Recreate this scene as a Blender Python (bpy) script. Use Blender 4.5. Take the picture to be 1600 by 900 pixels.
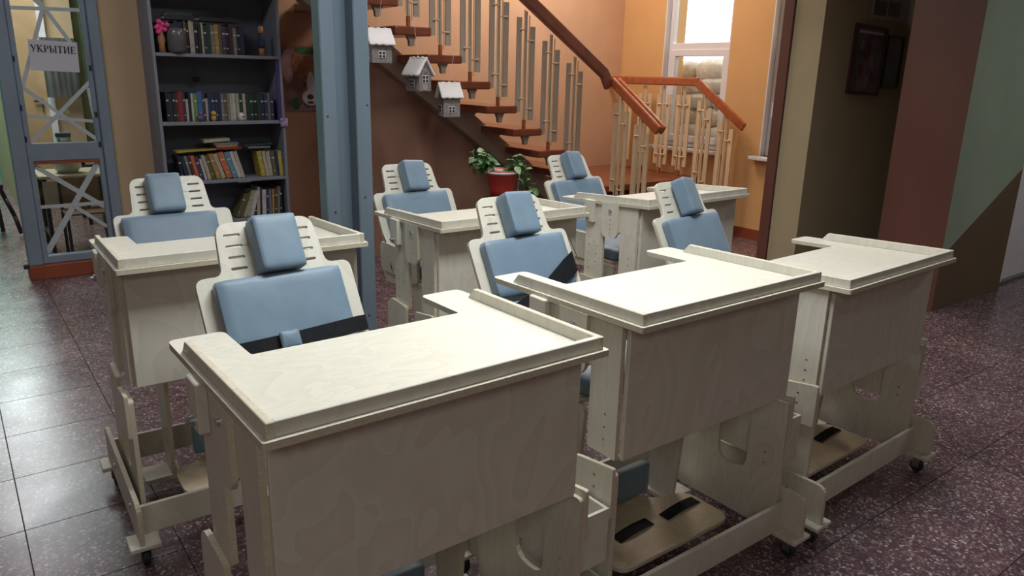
import bpy, bmesh, math, random
from mathutils import Vector, Matrix
C = bpy.context.scene.collection
for o in list(bpy.data.objects): bpy.data.objects.remove(o)
PI = math.pi
# ---------------------------------------------------------------- camera
PSI, TH, ROLL, FPX, CAMZ = 0.64838, 0.27788, 0.02278, 1169.58, 1.48825
Fv = Vector((math.sin(PSI)*math.cos(TH), math.cos(PSI)*math.cos(TH), -math.sin(TH)))
R0 = Vector((math.cos(PSI), -math.sin(PSI), 0)); U0 = R0.cross(Fv)
Rv = R0*math.cos(ROLL)+U0*math.sin(ROLL); Uv = -R0*math.sin(ROLL)+U0*math.cos(ROLL)
cd = bpy.data.cameras.new('camera'); cam = bpy.data.objects.new('camera', cd); C.objects.link(cam)
cd.sensor_width = 36; cd.lens = FPX/1600*36; cd.clip_start = .05; cd.clip_end = 100
M = Matrix.Identity(4)
for i in range(3): M[i][0], M[i][1], M[i][2] = Rv[i], Uv[i], -Fv[i]
M[0][3], M[1][3], M[2][3] = 0, 0, CAMZ
cam.matrix_world = M
bpy.context.scene.camera = cam
def px(P):                                   # world point -> photo pixel (used to see which tiles are in view)
    v = Vector(P)-Vector((0, 0, CAMZ)); d = v.dot(Fv)
    return (1e6, 1e6) if d < .05 else (800+FPX*v.dot(Rv)/d, 450-FPX*v.dot(Uv)/d)
# ---------------------------------------------------------------- world, exposure, lights
w = bpy.data.worlds.new('sky'); bpy.context.scene.world = w; w.use_nodes = True
bg = w.node_tree.nodes['Background']; bg.inputs[0].default_value = (.93, .96, 1, 1); bg.inputs[1].default_value = 3.2
vs = bpy.context.scene.view_settings
vs.view_transform = 'Standard'; vs.look = 'None'; vs.gamma = 1; vs.exposure = 0; vs.use_curve_mapping = False
def area(name, loc, sx, sy, power, col, rot=(0, 0, 0), spread=PI):
    l = bpy.data.lights.new(name, 'AREA'); l.shape = 'RECTANGLE'; l.size = sx; l.size_y = sy
    l.energy = power; l.color = col; l.spread = spread
    o = bpy.data.objects.new(name, l); C.objects.link(o); o.location = loc; o.rotation_euler = rot
    return o
area('hall_light', (1.35, 1.45, 2.93), 1.2, .5, 46, (.95, 1.0, 1.0), spread=2.6)
area('hall_light_right', (3.1, 2.6, 2.93), 1.2, .3, 11, (.95, .97, 1.0), spread=2.4)
area('fill_light_rear', (-1.6, -1.6, 2.93), 1.8, 1.2, 36, (1.0, .95, .90))  # added fill: general ambient that lifts the front panels
area('fill_light_left', (.3, 4.5, 2.93), 1.2, .4, 20, (.96, .97, 1.0))  # added fill to brighten the bookcase wall, not a real fixture
area('fill_light_far_right', (6.3, .1, 2.93), 1.2, .5, 26, (.95, .98, 1.0))  # added fill aimed at brightening the pier front
area('fill_light_mid', (2.65, 3.75, 2.93), 1.2, .3, 20, (1.0, .97, .92))  # added fill for the stringer, drape and snow roofs
area('stair_light', (4.6, 5.3, 3.55), 1.1, .6, 68, (1.0, .85, .72))
area('corridor_light', (.4, 8.4, 2.85), .9, 1.4, 75, (.95, .97, 1.0))
area('corridor_far_light', (.3, 11.2, 2.86), .7, 1.0, 30, (.85, .95, 1.0))
# ---------------------------------------------------------------- materials
def newmat(name):
    m = bpy.data.materials.new(name); m.use_nodes = True; nt = m.node_tree
    b = nt.nodes['Principled BSDF']; return m, nt, b
def N(nt, t, **kw):
    n = nt.nodes.new(t)
    for k, v in kw.items():
        if k in n.inputs.keys() and not hasattr(n, k): n.inputs[k].default_value = v
        else: setattr(n, k, v)
    return n
def ramp(nt, stops, interp='LINEAR'):
    r = nt.nodes.new('ShaderNodeValToRGB'); r.color_ramp.interpolation = interp
    e = r.color_ramp.elements
    while len(e) < len(stops): e.new(.5)
    for i, (p, c) in enumerate(stops): e[i].position = p; e[i].color = (*c, 1)
    return r
def mat(name, col, rough=.6, metal=0, var=.12, scale=6, stretch=(1, 1, 1), bump=0, coat=0):
    m, nt, b = newmat(name); L = nt.links
    tc = N(nt, 'ShaderNodeTexCoord'); mp = N(nt, 'ShaderNodeMapping'); mp.inputs['Scale'].default_value = stretch
    L.new(tc.outputs['Object'], mp.inputs[0])
    n = N(nt, 'ShaderNodeTexNoise'); n.inputs['Scale'].default_value = scale; n.inputs['Detail'].default_value = 5
    L.new(mp.outputs[0], n.inputs['Vector'])
    r = ramp(nt, [(.3, tuple(c*(1-var) for c in col)), (.7, tuple(min(1, c*(1+var)) for c in col))])
    L.new(n.outputs['Fac'], r.inputs[0]); L.new(r.outputs[0], b.inputs['Base Color'])
    b.inputs['Roughness'].default_value = rough; b.inputs['Metallic'].default_value = metal
    if coat: b.inputs['Coat Weight'].default_value = coat; b.inputs['Coat Roughness'].default_value = .15
    if bump:
        bp = N(nt, 'ShaderNodeBump'); bp.inputs['Strength'].default_value = bump; bp.inputs['Distance'].default_value = .01
        L.new(n.outputs['Fac'], bp.inputs['Height']); L.new(bp.outputs[0], b.inputs['Normal'])
    return m
def emis(name, col, s):
    m, nt, b = newmat(name); b.inputs['Emission Color'].default_value = (*col, 1); b.inputs['Emission Strength'].default_value = s
    b.inputs['Base Color'].default_value = (*col, 1); return m
def ply(name, ca, cb, wave=True):            # birch plywood face: long flame figure
    m, nt, b = newmat(name); L = nt.links
    tc = N(nt, 'ShaderNodeTexCoord'); oi = N(nt, 'ShaderNodeObjectInfo')
    ad = N(nt, 'ShaderNodeVectorMath', operation='ADD'); L.new(tc.outputs['Object'], ad.inputs[0])
    mu = N(nt, 'ShaderNodeMath', operation='MULTIPLY'); mu.inputs[1].default_value = 7; L.new(oi.outputs['Random'], mu.inputs[0])
    L.new(mu.outputs[0], ad.inputs[1])
    mp = N(nt, 'ShaderNodeMapping'); mp.inputs['Scale'].default_value = (3, 6, 1.6); L.new(ad.outputs[0], mp.inputs[0])
    n = N(nt, 'ShaderNodeTexNoise'); n.inputs['Scale'].default_value = 1.3; n.inputs['Detail'].default_value = 2; n.inputs['Distortion'].default_value = .8
    L.new(mp.outputs[0], n.inputs['Vector'])
    ma = N(nt, 'ShaderNodeMath', operation='MULTIPLY'); ma.inputs[1].default_value = 9; L.new(n.outputs['Fac'], ma.inputs[0])
    fr = N(nt, 'ShaderNodeMath', operation='FRACT'); L.new(ma.outputs[0], fr.inputs[0])
    n2 = N(nt, 'ShaderNodeTexNoise'); n2.inputs['Scale'].default_value = 60; mp2 = N(nt, 'ShaderNodeMapping'); mp2.inputs['Scale'].default_value = (1, 1, .12)
    L.new(ad.outputs[0], mp2.inputs[0]); L.new(mp2.outputs[0], n2.inputs['Vector'])
    mx = N(nt, 'ShaderNodeMath', operation='MULTIPLY_ADD'); mx.inputs[1].default_value = .55; L.new(fr.outputs[0], mx.inputs[0])
    m3 = N(nt, 'ShaderNodeMath', operation='MULTIPLY'); m3.inputs[1].default_value = .45; L.new(n2.outputs['Fac'], m3.inputs[0]); L.new(m3.outputs[0], mx.inputs[2])
    r = ramp(nt, [(.1, ca), (.85, cb)]); L.new(mx.outputs[0], r.inputs[0]); L.new(r.outputs[0], b.inputs['Base Color'])
    b.inputs['Roughness'].default_value = .42
    return m
PLY = ply('birch_plywood', (.60, .565, .475), (.68, .65, .56))
EDGE = mat('plywood_edge', (.59, .52, .40), .6, var=.14, scale=90, stretch=(1, 1, 4))
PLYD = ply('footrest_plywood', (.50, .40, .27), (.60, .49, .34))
def vinyl():
    m = mat('blue_grey_vinyl', (.165, .240, .315), .5, var=.1, scale=9, bump=.25)
    b = m.node_tree.nodes['Principled BSDF']; b.inputs['Sheen Weight'].default_value = .15; return m
BLUE = vinyl()
WEB = mat('black_webbing', (.012, .013, .018), .75, var=.3, scale=80)
METAL = mat('zinc_steel', (.55, .57, .6), .3, 1)
RUBBER = mat('dark_rubber', (.02, .028, .03), .5)
STEELP = mat('grey_blue_enamel', (.20, .25, .31), .38, var=.1, scale=4, bump=.05)
PILLAR = mat('pillar_enamel', (.145, .19, .235), .4, var=.1, scale=3, stretch=(2, 2, .4), bump=.06)
SHELFM = mat('grey_shelf_paint', (.20, .215, .26), .5, var=.06)
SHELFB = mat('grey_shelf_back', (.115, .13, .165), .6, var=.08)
TAN = mat('tan_wall_paint', (.50, .36, .22), .8, var=.05, scale=3, bump=.05)
ORANGE = mat('orange_wall_paint', (.66, .38, .16), .75, var=.05, scale=2.5, bump=.05)
OLIVE = mat('cream_wall_paint', (.40, .33, .20), .7, var=.05, scale=3, bump=.05)
REDWOOD = mat('reddish_brown_panel', (.15, .06, .042), .45, var=.15, scale=2.5, stretch=(1, 1, .3))
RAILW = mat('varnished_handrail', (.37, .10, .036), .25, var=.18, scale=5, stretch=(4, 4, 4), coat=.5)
RAILSH = mat('shaded_handrail', (.22, .065, .048), .28, var=.18, scale=5, coat=.5)  # handrail wood darkened: the upper flight's lighting is put into the colour
TREAD = mat('varnished_tread', (.20, .055, .026), .33, var=.25, scale=6, coat=.3)
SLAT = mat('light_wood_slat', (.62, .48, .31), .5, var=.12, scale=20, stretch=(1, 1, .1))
SLATSH = mat('shaded_slat', (.42, .35, .285), .6, var=.08, scale=20, stretch=(1, 1, .1))  # same slat wood greyed: backlit shade put into the colour
STRING = mat('taupe_stringer_paint', (.27, .215, .165), .55, var=.08)
WHITE = mat('white_pvc', (.72, .70, .72), .35, var=.03)
PLAST = mat('white_plaster', (.62, .60, .58), .85, var=.03)
BASEB = mat('red_baseboard_paint', (.26, .06, .025), .5, var=.2)
GREEN = mat('green_wall_paint', (.07, .36, .22), .7, var=.05)
DARK = mat('dark_void', (.02, .018, .018), .9)
SACK = mat('white_sandbag_weave', (.62, .58, .52), .85, var=.2, scale=12, bump=.4)
SNOW = mat('white_cotton_snow', (.86, .84, .86), .9, var=.04, scale=14, bump=.5)
HOUSEW = mat('printed_house_wall', (.27, .24, .24), .8, var=.3, scale=60)
HOUSEL = mat('pale_house_wall', (.42, .38, .36), .8, var=.2, scale=60)
PAPERW = mat('white_paper', (.50, .51, .56), .8, var=.02)
INK = mat('black_ink', (.02, .02, .025), .8)
LEAF = mat('pothos_leaf', (.05, .16, .035), .4, var=.5, scale=25)
LEAFL = mat('variegated_leaf', (.20, .33, .17), .4, var=.5, scale=30)
REDPOT = mat('red_plastic_pot', (.42, .035, .02), .35, var=.08)
SOIL = mat('soil', (.03, .02, .015), .9)
TAPE = mat('frosted_tape', (.42, .46, .48), .6, var=.08)
GRIME = mat('dark_wood', (.05, .032, .022), .5)
def glassm(name, tint=(1, 1, 1)):
    m, nt, b = newmat(name); L = nt.links; nt.nodes.remove(b)
    t = N(nt, 'ShaderNodeBsdfTransparent'); t.inputs[0].default_value = (*tint, 1)
    g = N(nt, 'ShaderNodeBsdfGlossy'); g.inputs['Roughness'].default_value = .03
    lw = N(nt, 'ShaderNodeLayerWeight'); lw.inputs[0].default_value = .5
    pw = N(nt, 'ShaderNodeMath', operation='POWER'); pw.inputs[1].default_value = 4.5; L.new(lw.outputs['Facing'], pw.inputs[0])
    f = N(nt, 'ShaderNodeMath', operation='MULTIPLY_ADD'); f.inputs[1].default_value = .85; f.inputs[2].default_value = .035; L.new(pw.outputs[0], f.inputs[0])
    mx = N(nt, 'ShaderNodeMixShader'); L.new(f.outputs[0], mx.inputs[0]); L.new(t.outputs[0], mx.inputs[1]); L.new(g.outputs[0], mx.inputs[2])
    L.new(mx.outputs[0], nt.nodes['Material Output'].inputs[0]); return m
GLASS = glassm('window_glass', (.93, .95, .95))
DGLASS = glassm('door_glass', (.80, .84, .82))
def terrazzo():
    m, nt, b = newmat('terrazzo'); L = nt.links
    g = N(nt, 'ShaderNodeNewGeometry'); oi = N(nt, 'ShaderNodeObjectInfo')
    v = N(nt, 'ShaderNodeTexVoronoi'); v.inputs['Scale'].default_value = 125; L.new(g.outputs['Position'], v.inputs['Vector'])
    sep = N(nt, 'ShaderNodeSeparateColor'); L.new(v.outputs['Color'], sep.inputs[0])
    n = N(nt, 'ShaderNodeTexNoise'); n.inputs['Scale'].default_value = 7; n.inputs['Detail'].default_value = 4; L.new(g.outputs['Position'], n.inputs['Vector'])
    r1 = ramp(nt, [(0, (.105, .06, .068)), (.5, (.145, .085, .092)), (.70, (.20, .13, .137)), (.86, (.29, .24, .245)), (.95, (.42, .38, .39))], 'CONSTANT')
    L.new(sep.outputs[0], r1.inputs[0])
    r2 = ramp(nt, [(.3, (.78, .78, .8)), (.7, (1.15, 1.1, 1.1))]); L.new(n.outputs['Fac'], r2.inputs[0])
    mx = N(nt, 'ShaderNodeMix', data_type='RGBA', blend_type='MULTIPLY'); mx.inputs[0].default_value = 1
    L.new(r1.outputs[0], mx.inputs[6]); L.new(r2.outputs[0], mx.inputs[7])
    r3 = ramp(nt, [(0, (.84, .84, .84)), (1, (1.1, 1.1, 1.1))]); L.new(oi.outputs['Random'], r3.inputs[0])
    mx2 = N(nt, 'ShaderNodeMix', data_type='RGBA', blend_type='MULTIPLY'); mx2.inputs[0].default_value = 1
    L.new(mx.outputs[2], mx2.inputs[6]); L.new(r3.outputs[0], mx2.inputs[7]); L.new(mx2.outputs[2], b.inputs['Base Color'])
    n2 = N(nt, 'ShaderNodeTexNoise'); n2.inputs['Scale'].default_value = 3; n2.inputs['Detail'].default_value = 6; L.new(g.outputs['Position'], n2.inputs['Vector'])
    mr = N(nt, 'ShaderNodeMapRange'); mr.inputs['To Min'].default_value = .17; mr.inputs['To Max'].default_value = .36
    L.new(n2.outputs['Fac'], mr.inputs['Value']); L.new(mr.outputs[0], b.inputs['Roughness'])
    bp = N(nt, 'ShaderNodeBump'); bp.inputs['Strength'].default_value = .12; bp.inputs['Distance'].default_value = .004
    L.new(n2.outputs['Fac'], bp.inputs['Height']); L.new(bp.outputs[0], b.inputs['Normal'])
    return m
TERR = terrazzo()
GROUT = mat('dark_grout', (.03, .018, .018), .8)
def two_colour_wall(name, ca, cb, expr):               # two colours on one wall; expr builds a 0..1 mask from world position
    m, nt, b = newmat(name); L = nt.links
    g = N(nt, 'ShaderNodeNewGeometry'); s = N(nt, 'ShaderNodeSeparateXYZ'); L.new(g.outputs['Position'], s.inputs[0])
    f = expr(nt, L, s)
    n = N(nt, 'ShaderNodeTexNoise'); n.inputs['Scale'].default_value = 2.5; L.new(g.outputs['Position'], n.inputs['Vector'])
    mx = N(nt, 'ShaderNodeMix', data_type='RGBA'); mx.inputs[6].default_value = (*ca, 1); mx.inputs[7].default_value = (*cb, 1)
    L.new(f, mx.inputs[0])
    r = ramp(nt, [(.3, (.92, .92, .92)), (.7, (1.06, 1.06, 1.06))]); L.new(n.outputs['Fac'], r.inputs[0])
    m2 = N(nt, 'ShaderNodeMix', data_type='RGBA', blend_type='MULTIPLY'); m2.inputs[0].default_value = 1
    L.new(mx.outputs[2], m2.inputs[6]); L.new(r.outputs[0], m2.inputs[7]); L.new(m2.outputs[2], b.inputs['Base Color'])
    b.inputs['Roughness'].default_value = .6; return m
def mth(nt, L, op, a, b_=None, c=None):
    n = N(nt, 'ShaderNodeMath', operation=op)
    for i, v in enumerate((a, b_, c)):
        if v is None: continue
        if isinstance(v, (int, float)): n.inputs[i].default_value = v
        else: L.new(v, n.inputs[i])
    return n.outputs[0]
def expr_back(nt, L, s):                     # brown colour field under the stairs with a curved top
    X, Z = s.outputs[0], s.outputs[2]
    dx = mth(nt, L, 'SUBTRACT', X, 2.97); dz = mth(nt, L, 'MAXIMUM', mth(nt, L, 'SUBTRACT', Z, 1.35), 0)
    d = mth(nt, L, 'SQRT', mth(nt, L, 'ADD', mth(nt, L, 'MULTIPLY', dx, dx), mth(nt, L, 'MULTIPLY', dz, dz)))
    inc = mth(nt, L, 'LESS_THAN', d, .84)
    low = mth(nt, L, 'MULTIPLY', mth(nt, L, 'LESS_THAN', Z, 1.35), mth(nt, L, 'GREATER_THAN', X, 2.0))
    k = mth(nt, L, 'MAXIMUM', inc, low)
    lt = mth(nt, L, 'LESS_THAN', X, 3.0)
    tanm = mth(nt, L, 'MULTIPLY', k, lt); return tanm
def expr_pier(nt, L, s):  # one colour above a slanting line, the other below
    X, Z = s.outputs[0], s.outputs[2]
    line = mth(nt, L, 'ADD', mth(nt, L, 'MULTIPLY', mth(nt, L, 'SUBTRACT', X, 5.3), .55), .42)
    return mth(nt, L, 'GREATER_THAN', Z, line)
BACKW = two_colour_wall('peach_wall_with_brown_field', (.63, .40, .26), (.34, .17, .10), expr_back)
PIERF = two_colour_wall('pier_front_colours', (.13, .085, .05), (.30, .37, .28), expr_pier)
# ---------------------------------------------------------------- mesh helpers
def link(name, bm, mats, parent=None, loc=None, rot=None, bevel=0, smooth=False, seg=1):
    me = bpy.data.meshes.new(name); bmesh.ops.recalc_face_normals(bm, faces=bm.faces[:]); bm.to_mesh(me); bm.free()
    for m in (mats if isinstance(mats, (list, tuple)) else [mats]): me.materials.append(m)
    if smooth:
        for p in me.polygons: p.use_smooth = True
    o = bpy.data.objects.new(name, me); C.objects.link(o)
    if parent: o.parent = parent
    if loc: o.location = loc
    if rot: o.rotation_euler = rot
    if bevel:
        b = o.modifiers.new('bevel', 'BEVEL'); b.width = bevel; b.segments = seg; b.limit_method = 'ANGLE'; b.angle_limit = .8
    return o
def tag(o, label, cat, group=None, kind=None):
    if label: o['label'] = label
    if cat: o['category'] = cat
    if group: o['group'] = group
    if kind: o['kind'] = kind
    return o
def struct(o): o['kind'] = 'structure'; return o
def empty(name, loc=(0, 0, 0), rz=0, parent=None):
    o = bpy.data.objects.new(name, None); C.objects.link(o); o.location = loc; o.rotation_euler = (0, 0, rz); o.empty_display_size = .1
    if parent: o.parent = parent
    return o
def copy_tree(o, parent=None):
    c = o.copy(); C.objects.link(c); c.parent = parent
    for ch in list(o.children): copy_tree(ch, c)
    return c
def box(bm, x0, x1, y0, y1, z0, z1, mi=0):
    v = [bm.verts.new(p) for p in ((x0, y0, z0), (x1, y0, z0), (x1, y1, z0), (x0, y1, z0), (x0, y0, z1), (x1, y0, z1), (x1, y1, z1), (x0, y1, z1))]
    for f in ((0, 3, 2, 1), (4, 5, 6, 7), (0, 1, 5, 4), (1, 2, 6, 5), (2, 3, 7, 6), (3, 0, 4, 7)):
        bm.faces.new([v[i] for i in f]).material_index = mi
    return v
def bbox(*a, **k): bm = bmesh.new(); box(bm, *a, **k); return bm
def to3(axis, a, b, t): return {'x': (t, a, b), 'y': (a, t, b), 'z': (a, b, t)}[axis]
def plate(outline, holes, axis, t0, t1, bm=None, mi=0, mside=1):   # flat board with real cut-outs
    bm = bm or bmesh.new(); tmp = bmesh.new(); loops = []
    for lp in [outline]+list(holes):
        vs_ = [tmp.verts.new((p[0], p[1], 0)) for p in lp]
        loops.append([tuple(p) for p in lp])
        for i in range(len(vs_)): tmp.edges.new((vs_[i], vs_[(i+1) % len(vs_)]))
    bmesh.ops.triangle_fill(tmp, use_beauty=True, use_dissolve=False, edges=tmp.edges[:])
    tmp.verts.index_update(); P = [v.co.copy() for v in tmp.verts]; T = [[v.index for v in f.verts] for f in tmp.faces]; tmp.free()
    A = [bm.verts.new(to3(axis, p.x, p.y, t0)) for p in P]; B = [bm.verts.new(to3(axis, p.x, p.y, t1)) for p in P]
    for t in T:
        bm.faces.new([A[i] for i in reversed(t)]).material_index = mi; bm.faces.new([B[i] for i in t]).material_index = mi
    k = 0
    for lp in loops:
        n = len(lp)
        for i in range(n):
            a, b = k+i, k+(i+1) % n
            bm.faces.new((A[a], A[b], B[b], B[a])).material_index = mside
        k += n
    return bm
def rpoly(pts, rad, seg=4):                  # polygon with rounded corners; rad = number or per-corner list
    out = []; n = len(pts)
    for i, p in enumerate(pts):
        r = rad[i] if isinstance(rad, (list, tuple)) else rad
        if r <= 0: out.append(p); continue
        p = Vector(p); a = Vector(pts[i-1])-p; b = Vector(pts[(i+1) % n])-p
        a.normalize(); b.normalize(); s = p+a*r; e = p+b*r
        for k in range(seg+1):
            t = k/seg; q = s*(1-t)**2+p*2*t*(1-t)+e*t*t; out.append((q.x, q.y))
    return out
def circ(x, y, r, n=8): return [(x+r*math.cos(2*PI*i/n), y+r*math.sin(2*PI*i/n)) for i in range(n)]
def rect(x0, x1, y0, y1): return [(x0, y0), (x1, y0), (x1, y1), (x0, y1)]
def cyl(bm, p0, p1, r0, r1=None, n=12, mi=0, caps=True):
    r1 = r0 if r1 is None else r1; p0, p1 = Vector(p0), Vector(p1); d = (p1-p0).normalized()
    u = d.orthogonal().normalized(); v = d.cross(u)
    A = [bm.verts.new(p0+(u*math.cos(2*PI*i/n)+v*math.sin(2*PI*i/n))*r0) for i in range(n)]
    B = [bm.verts.new(p1+(u*math.cos(2*PI*i/n)+v*math.sin(2*PI*i/n))*r1) for i in range(n)]
    for i in range(n): bm.faces.new((A[i], A[(i+1) % n], B[(i+1) % n], B[i])).material_index = mi
    if caps: bm.faces.new(A[::-1]).material_index = mi; bm.faces.new(B).material_index = mi
def lathe(bm, prof, c=(0, 0, 0), n=20, mi=0):
    rings = [[bm.verts.new((c[0]+r*math.cos(2*PI*i/n), c[1]+r*math.sin(2*PI*i/n), c[2]+z)) for i in range(n)] for r, z in prof]
    for a, b in zip(rings, rings[1:]):
        for i in range(n): bm.faces.new((a[i], a[(i+1) % n], b[(i+1) % n], b[i])).material_index = mi
    bm.faces.new(rings[0][::-1]).material_index = mi; bm.faces.new(rings[-1]).material_index = mi
def bar(bm, p0, p1, wdir, wd, ht, mi=0):     # rectangular bar from p0 to p1, wd across wdir, ht perpendicular
    p0, p1, s = Vector(p0), Vector(p1), Vector(wdir).normalized(); d = (p1-p0).normalized(); u = s.cross(d).normalized()
    vs_ = []
    for p in (p0, p1):
        for a, b in ((-1, -1), (1, -1), (1, 1), (-1, 1)): vs_.append(bm.verts.new(p+s*a*wd/2+u*b*ht/2))
    for f in ((0, 3, 2, 1), (4, 5, 6, 7), (0, 1, 5, 4), (1, 2, 6, 5), (2, 3, 7, 6), (3, 0, 4, 7)):
        bm.faces.new([vs_[i] for i in f]).material_index = mi
def cushion(x0, x1, y0, y1, z0, z1, r=.014, seed=0, wr=.003, puff=.005):      # padded block: rounded, slightly wrinkled
    bm = bmesh.new(); rnd = random.Random(seed)
    bmesh.ops.create_cube(bm, size=1); bmesh.ops.subdivide_edges(bm, edges=bm.edges[:], cuts=7, use_grid_fill=True)
    h = Vector(((x1-x0)/2, (y1-y0)/2, (z1-z0)/2)); c = Vector(((x0+x1)/2, (y0+y1)/2, (z0+z1)/2))
    ph = [rnd.uniform(0, 6) for _ in range(6)]
    for v in bm.verts:
        t = [2*k for k in v.co]; t = [math.copysign(abs(k)**.7, k) for k in t]
        p = Vector((t[0]*h.x, t[1]*h.y, t[2]*h.z))
        q = Vector([max(-h[i]+r, min(h[i]-r, p[i])) for i in range(3)]); d = p-q
        if d.length > 1e-6: p = q+d.normalized()*r
        k = (1-t[0]**2)*(1-t[2]**2) if h.y <= min(h.x, h.z) else ((1-t[0]**2)*(1-t[1]**2) if h.z <= h.x else 0)
        ax = 1 if h.y <= min(h.x, h.z) else 2
        p[ax] += math.copysign(1, t[ax])*k*puff + wr*math.sin(p.x*38+p.z*21+p.y*17+ph[0])*math.sin(p.z*33-p.x*14+ph[1])*k
        v.co = c+p
    return bm
# ---------------------------------------------------------------- the setting
# floor: dark joint slab + raised tiles
ZB = -.002
fl = struct(link('floor', bbox(-5, 9, -4, 12.4, -.06, ZB), GROUT))
tile_me = None; tiles = []
for i in range(-14, 22):
    for j in range(-14, 24):
        x0 = .03+.4*i; y0 = 2.68+.4*j
        if x0 > 8.4 or y0 > 12 or y0 < -3.6 or x0 < -4.8: continue
        q = [px((x0+a, y0+b, 0)) for a in (0, .4) for b in (0, .4)]
        vis = any(-30 < u < 1630 and 0 < v < 960 for u, v in q) and math.hypot(x0, y0) < 6.9
        ar = 0
        tiles.append((0 if vis else 1, math.hypot(x0+.2, y0+.2), x0, y0))
tiles.sort()
rest = bmesh.new()
def tile_bm():
    bm = bmesh.new(); b = box(bm, .002, .398, .002, .398, ZB, -.0008)
    for a in (4, 5, 6, 7): b[a].co.z = 0
    return bm
for k, (nv, d, x0, y0) in enumerate(tiles):
    if k < 295 and nv == 0:
        if tile_me is None:
            t = link('floor_tile', tile_bm(), TERR, fl, (x0, y0, 0)); tile_me = t.data
        else:
            t = bpy.data.objects.new('floor_tile', tile_me); C.objects.link(t); t.parent = fl; t.location = (x0, y0, 0)
    else: box(rest, x0+.0005, x0+.3995, y0+.0005, y0+.3995, ZB, 0)
o = link('distant_floor_tiles', rest, TERR, fl); o['kind'] = 'stuff'
def wall(name, m, *a): return struct(link(name, bbox(*a), m))
YB, XW = 6.2, 6.15
# back wall (door opening left, bookshelf, stairs)
wb = bmesh.new(); box(wb, 1.0, 2.17, YB, YB+.2, 0, 3.9)
struct(link('wall_back', wb, TAN))
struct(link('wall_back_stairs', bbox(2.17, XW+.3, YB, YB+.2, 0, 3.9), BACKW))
wall('wall_back_lintel', TAN, -1.4, 1.0, YB, YB+.2, 2.75, 3.9)
wall('wall_back_far_left', TAN, -4.9, -1.4, YB, YB+.2, 0, 3.9)
# window wall with two real openings
def holes_wall(name, m, holes, y0, y1, z1, x0, x1):
    return struct(link(name, plate(rect(y0, y1, 0, z1), holes, 'x', x0, x1, mside=0), m))
W1 = (4.76, 5.60, .80, 2.75); W2 = (3.46, 4.31, .80, 2.75)
holes_wall('wall_right', ORANGE, [rect(*W1), rect(*W2)], 3.335, YB, 3.9, XW, XW+.32)
wall('wall_left', TAN, -4.9, -4.7, -3.9, YB, 0, 3.9)
wall('wall_front', OLIVE, -4.9, XW+2.4, -3.9, -3.7, 0, 3.9)
struct(link('ceiling', bbox(-4.9, XW+.32, -3.9, 12.3, 3.85, 3.95), PLAST))
struct(link('ceiling_hall', bbox(-4.7, 4.98, -3.7, 4.3, 3.0, 3.1), PLAST))
struct(link('baseboard_right', bbox(XW-.02, XW, 3.33, 4.9, 0, .1), BASEB))
struct(link('ceiling_right', bbox(4.985, 8.4, -3.7, 3.09, 3.0, 3.1), PLAST))
# olive partition with picture wall, its trim and the two-coloured pier
wall('wall_partition', OLIVE, 5.0, XW+.31, 3.1, 3.33, 0, 3.84)
struct(link('trim_1', bbox(4.985, 5.06, 3.335, 3.42, 0, 2.05), REDWOOD, bevel=.004))
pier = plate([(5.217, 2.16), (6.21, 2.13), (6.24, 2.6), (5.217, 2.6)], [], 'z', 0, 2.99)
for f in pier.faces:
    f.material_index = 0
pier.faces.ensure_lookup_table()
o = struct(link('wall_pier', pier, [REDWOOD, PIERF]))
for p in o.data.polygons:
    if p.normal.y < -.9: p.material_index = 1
wall('wall_far_right', OLIVE, XW+.32, 8.4, 3.1, 3.3, 0, 3.9)
wall('wall_side_right', OLIVE, 8.4, 8.6, -3.9, 3.3, 0, 3.9)
# white door frame right of the pier
d2 = struct(empty('door_2', (6.28, 2.2, 0)))
link('door_frame', bbox(0, .16, 0, .1, 0, 2.2), WHITE, d2, bevel=.004)
link('door_leaf', bbox(.17, 1.0, .03, .07, .01, 2.2), WHITE, d2, bevel=.004)
link('door_threshold', bbox(.0, 1.0, -.01, .11, 0, .02), mat('metal_sill', (.2, .2, .2), .4, .6), d2)
# ---------------------------------------------------------------- windows
def window(name, W, xin):
    y0, y1, z0, z1 = W; r = struct(empty(name, (XW, (y0+y1)/2, z0)))
    hy = (y1-y0)/2; H = z1-z0; zt = 1.0-.0
    bm = bmesh.new()                                         # plaster-white reveal lining
    for a in ((0, .07, -hy, -hy+.012, 0, H), (0, .07, hy-.012, hy, 0, H), (0, .07, -hy, hy, H-.012, H)): box(bm, *a)
    link('reveal', bm, WHITE, r)
    fr = plate(rect(-hy+.012, hy-.012, 0, H-.012), [rect(-hy+.058, hy-.058, zt+.035, H-.07), rect(-hy+.058, hy-.058, .055, zt-.035)], 'x', .07, .13, mside=0)
    link('frame', fr, WHITE, r, bevel=.004)
    sa = plate(rect(-hy+.052, hy-.052, .05, zt-.03), [rect(-hy+.115, hy-.115, .115, zt-.095)], 'x', .055, .118, mside=0)
    s = link('sash', sa, WHITE, r, bevel=.004)
    link('pane', bbox(.084, .092, -hy+.11, hy-.11, .11, zt-.09), GLASS, s)
    link('pane', bbox(.096, .104, -hy+.054, hy-.054, zt+.03, H-.065), GLASS, r)
    hb = bmesh.new(); box(hb, .043, .055, hy-.10, hy-.07, .42, .50); box(hb, .02, .043, hy-.095, hy-.075, .47, .49); box(hb, .012, .026, hy-.098, hy-.072, .36, .49)
    link('handle', hb, WHITE, s, bevel=.003)
    link('sill', bbox(-.10, .07, -hy-.05, hy+.05, -.035, 0), WHITE, r, bevel=.006)
    return r
window('window_1', W1, 0); window('window_2', W2, 0)
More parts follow.
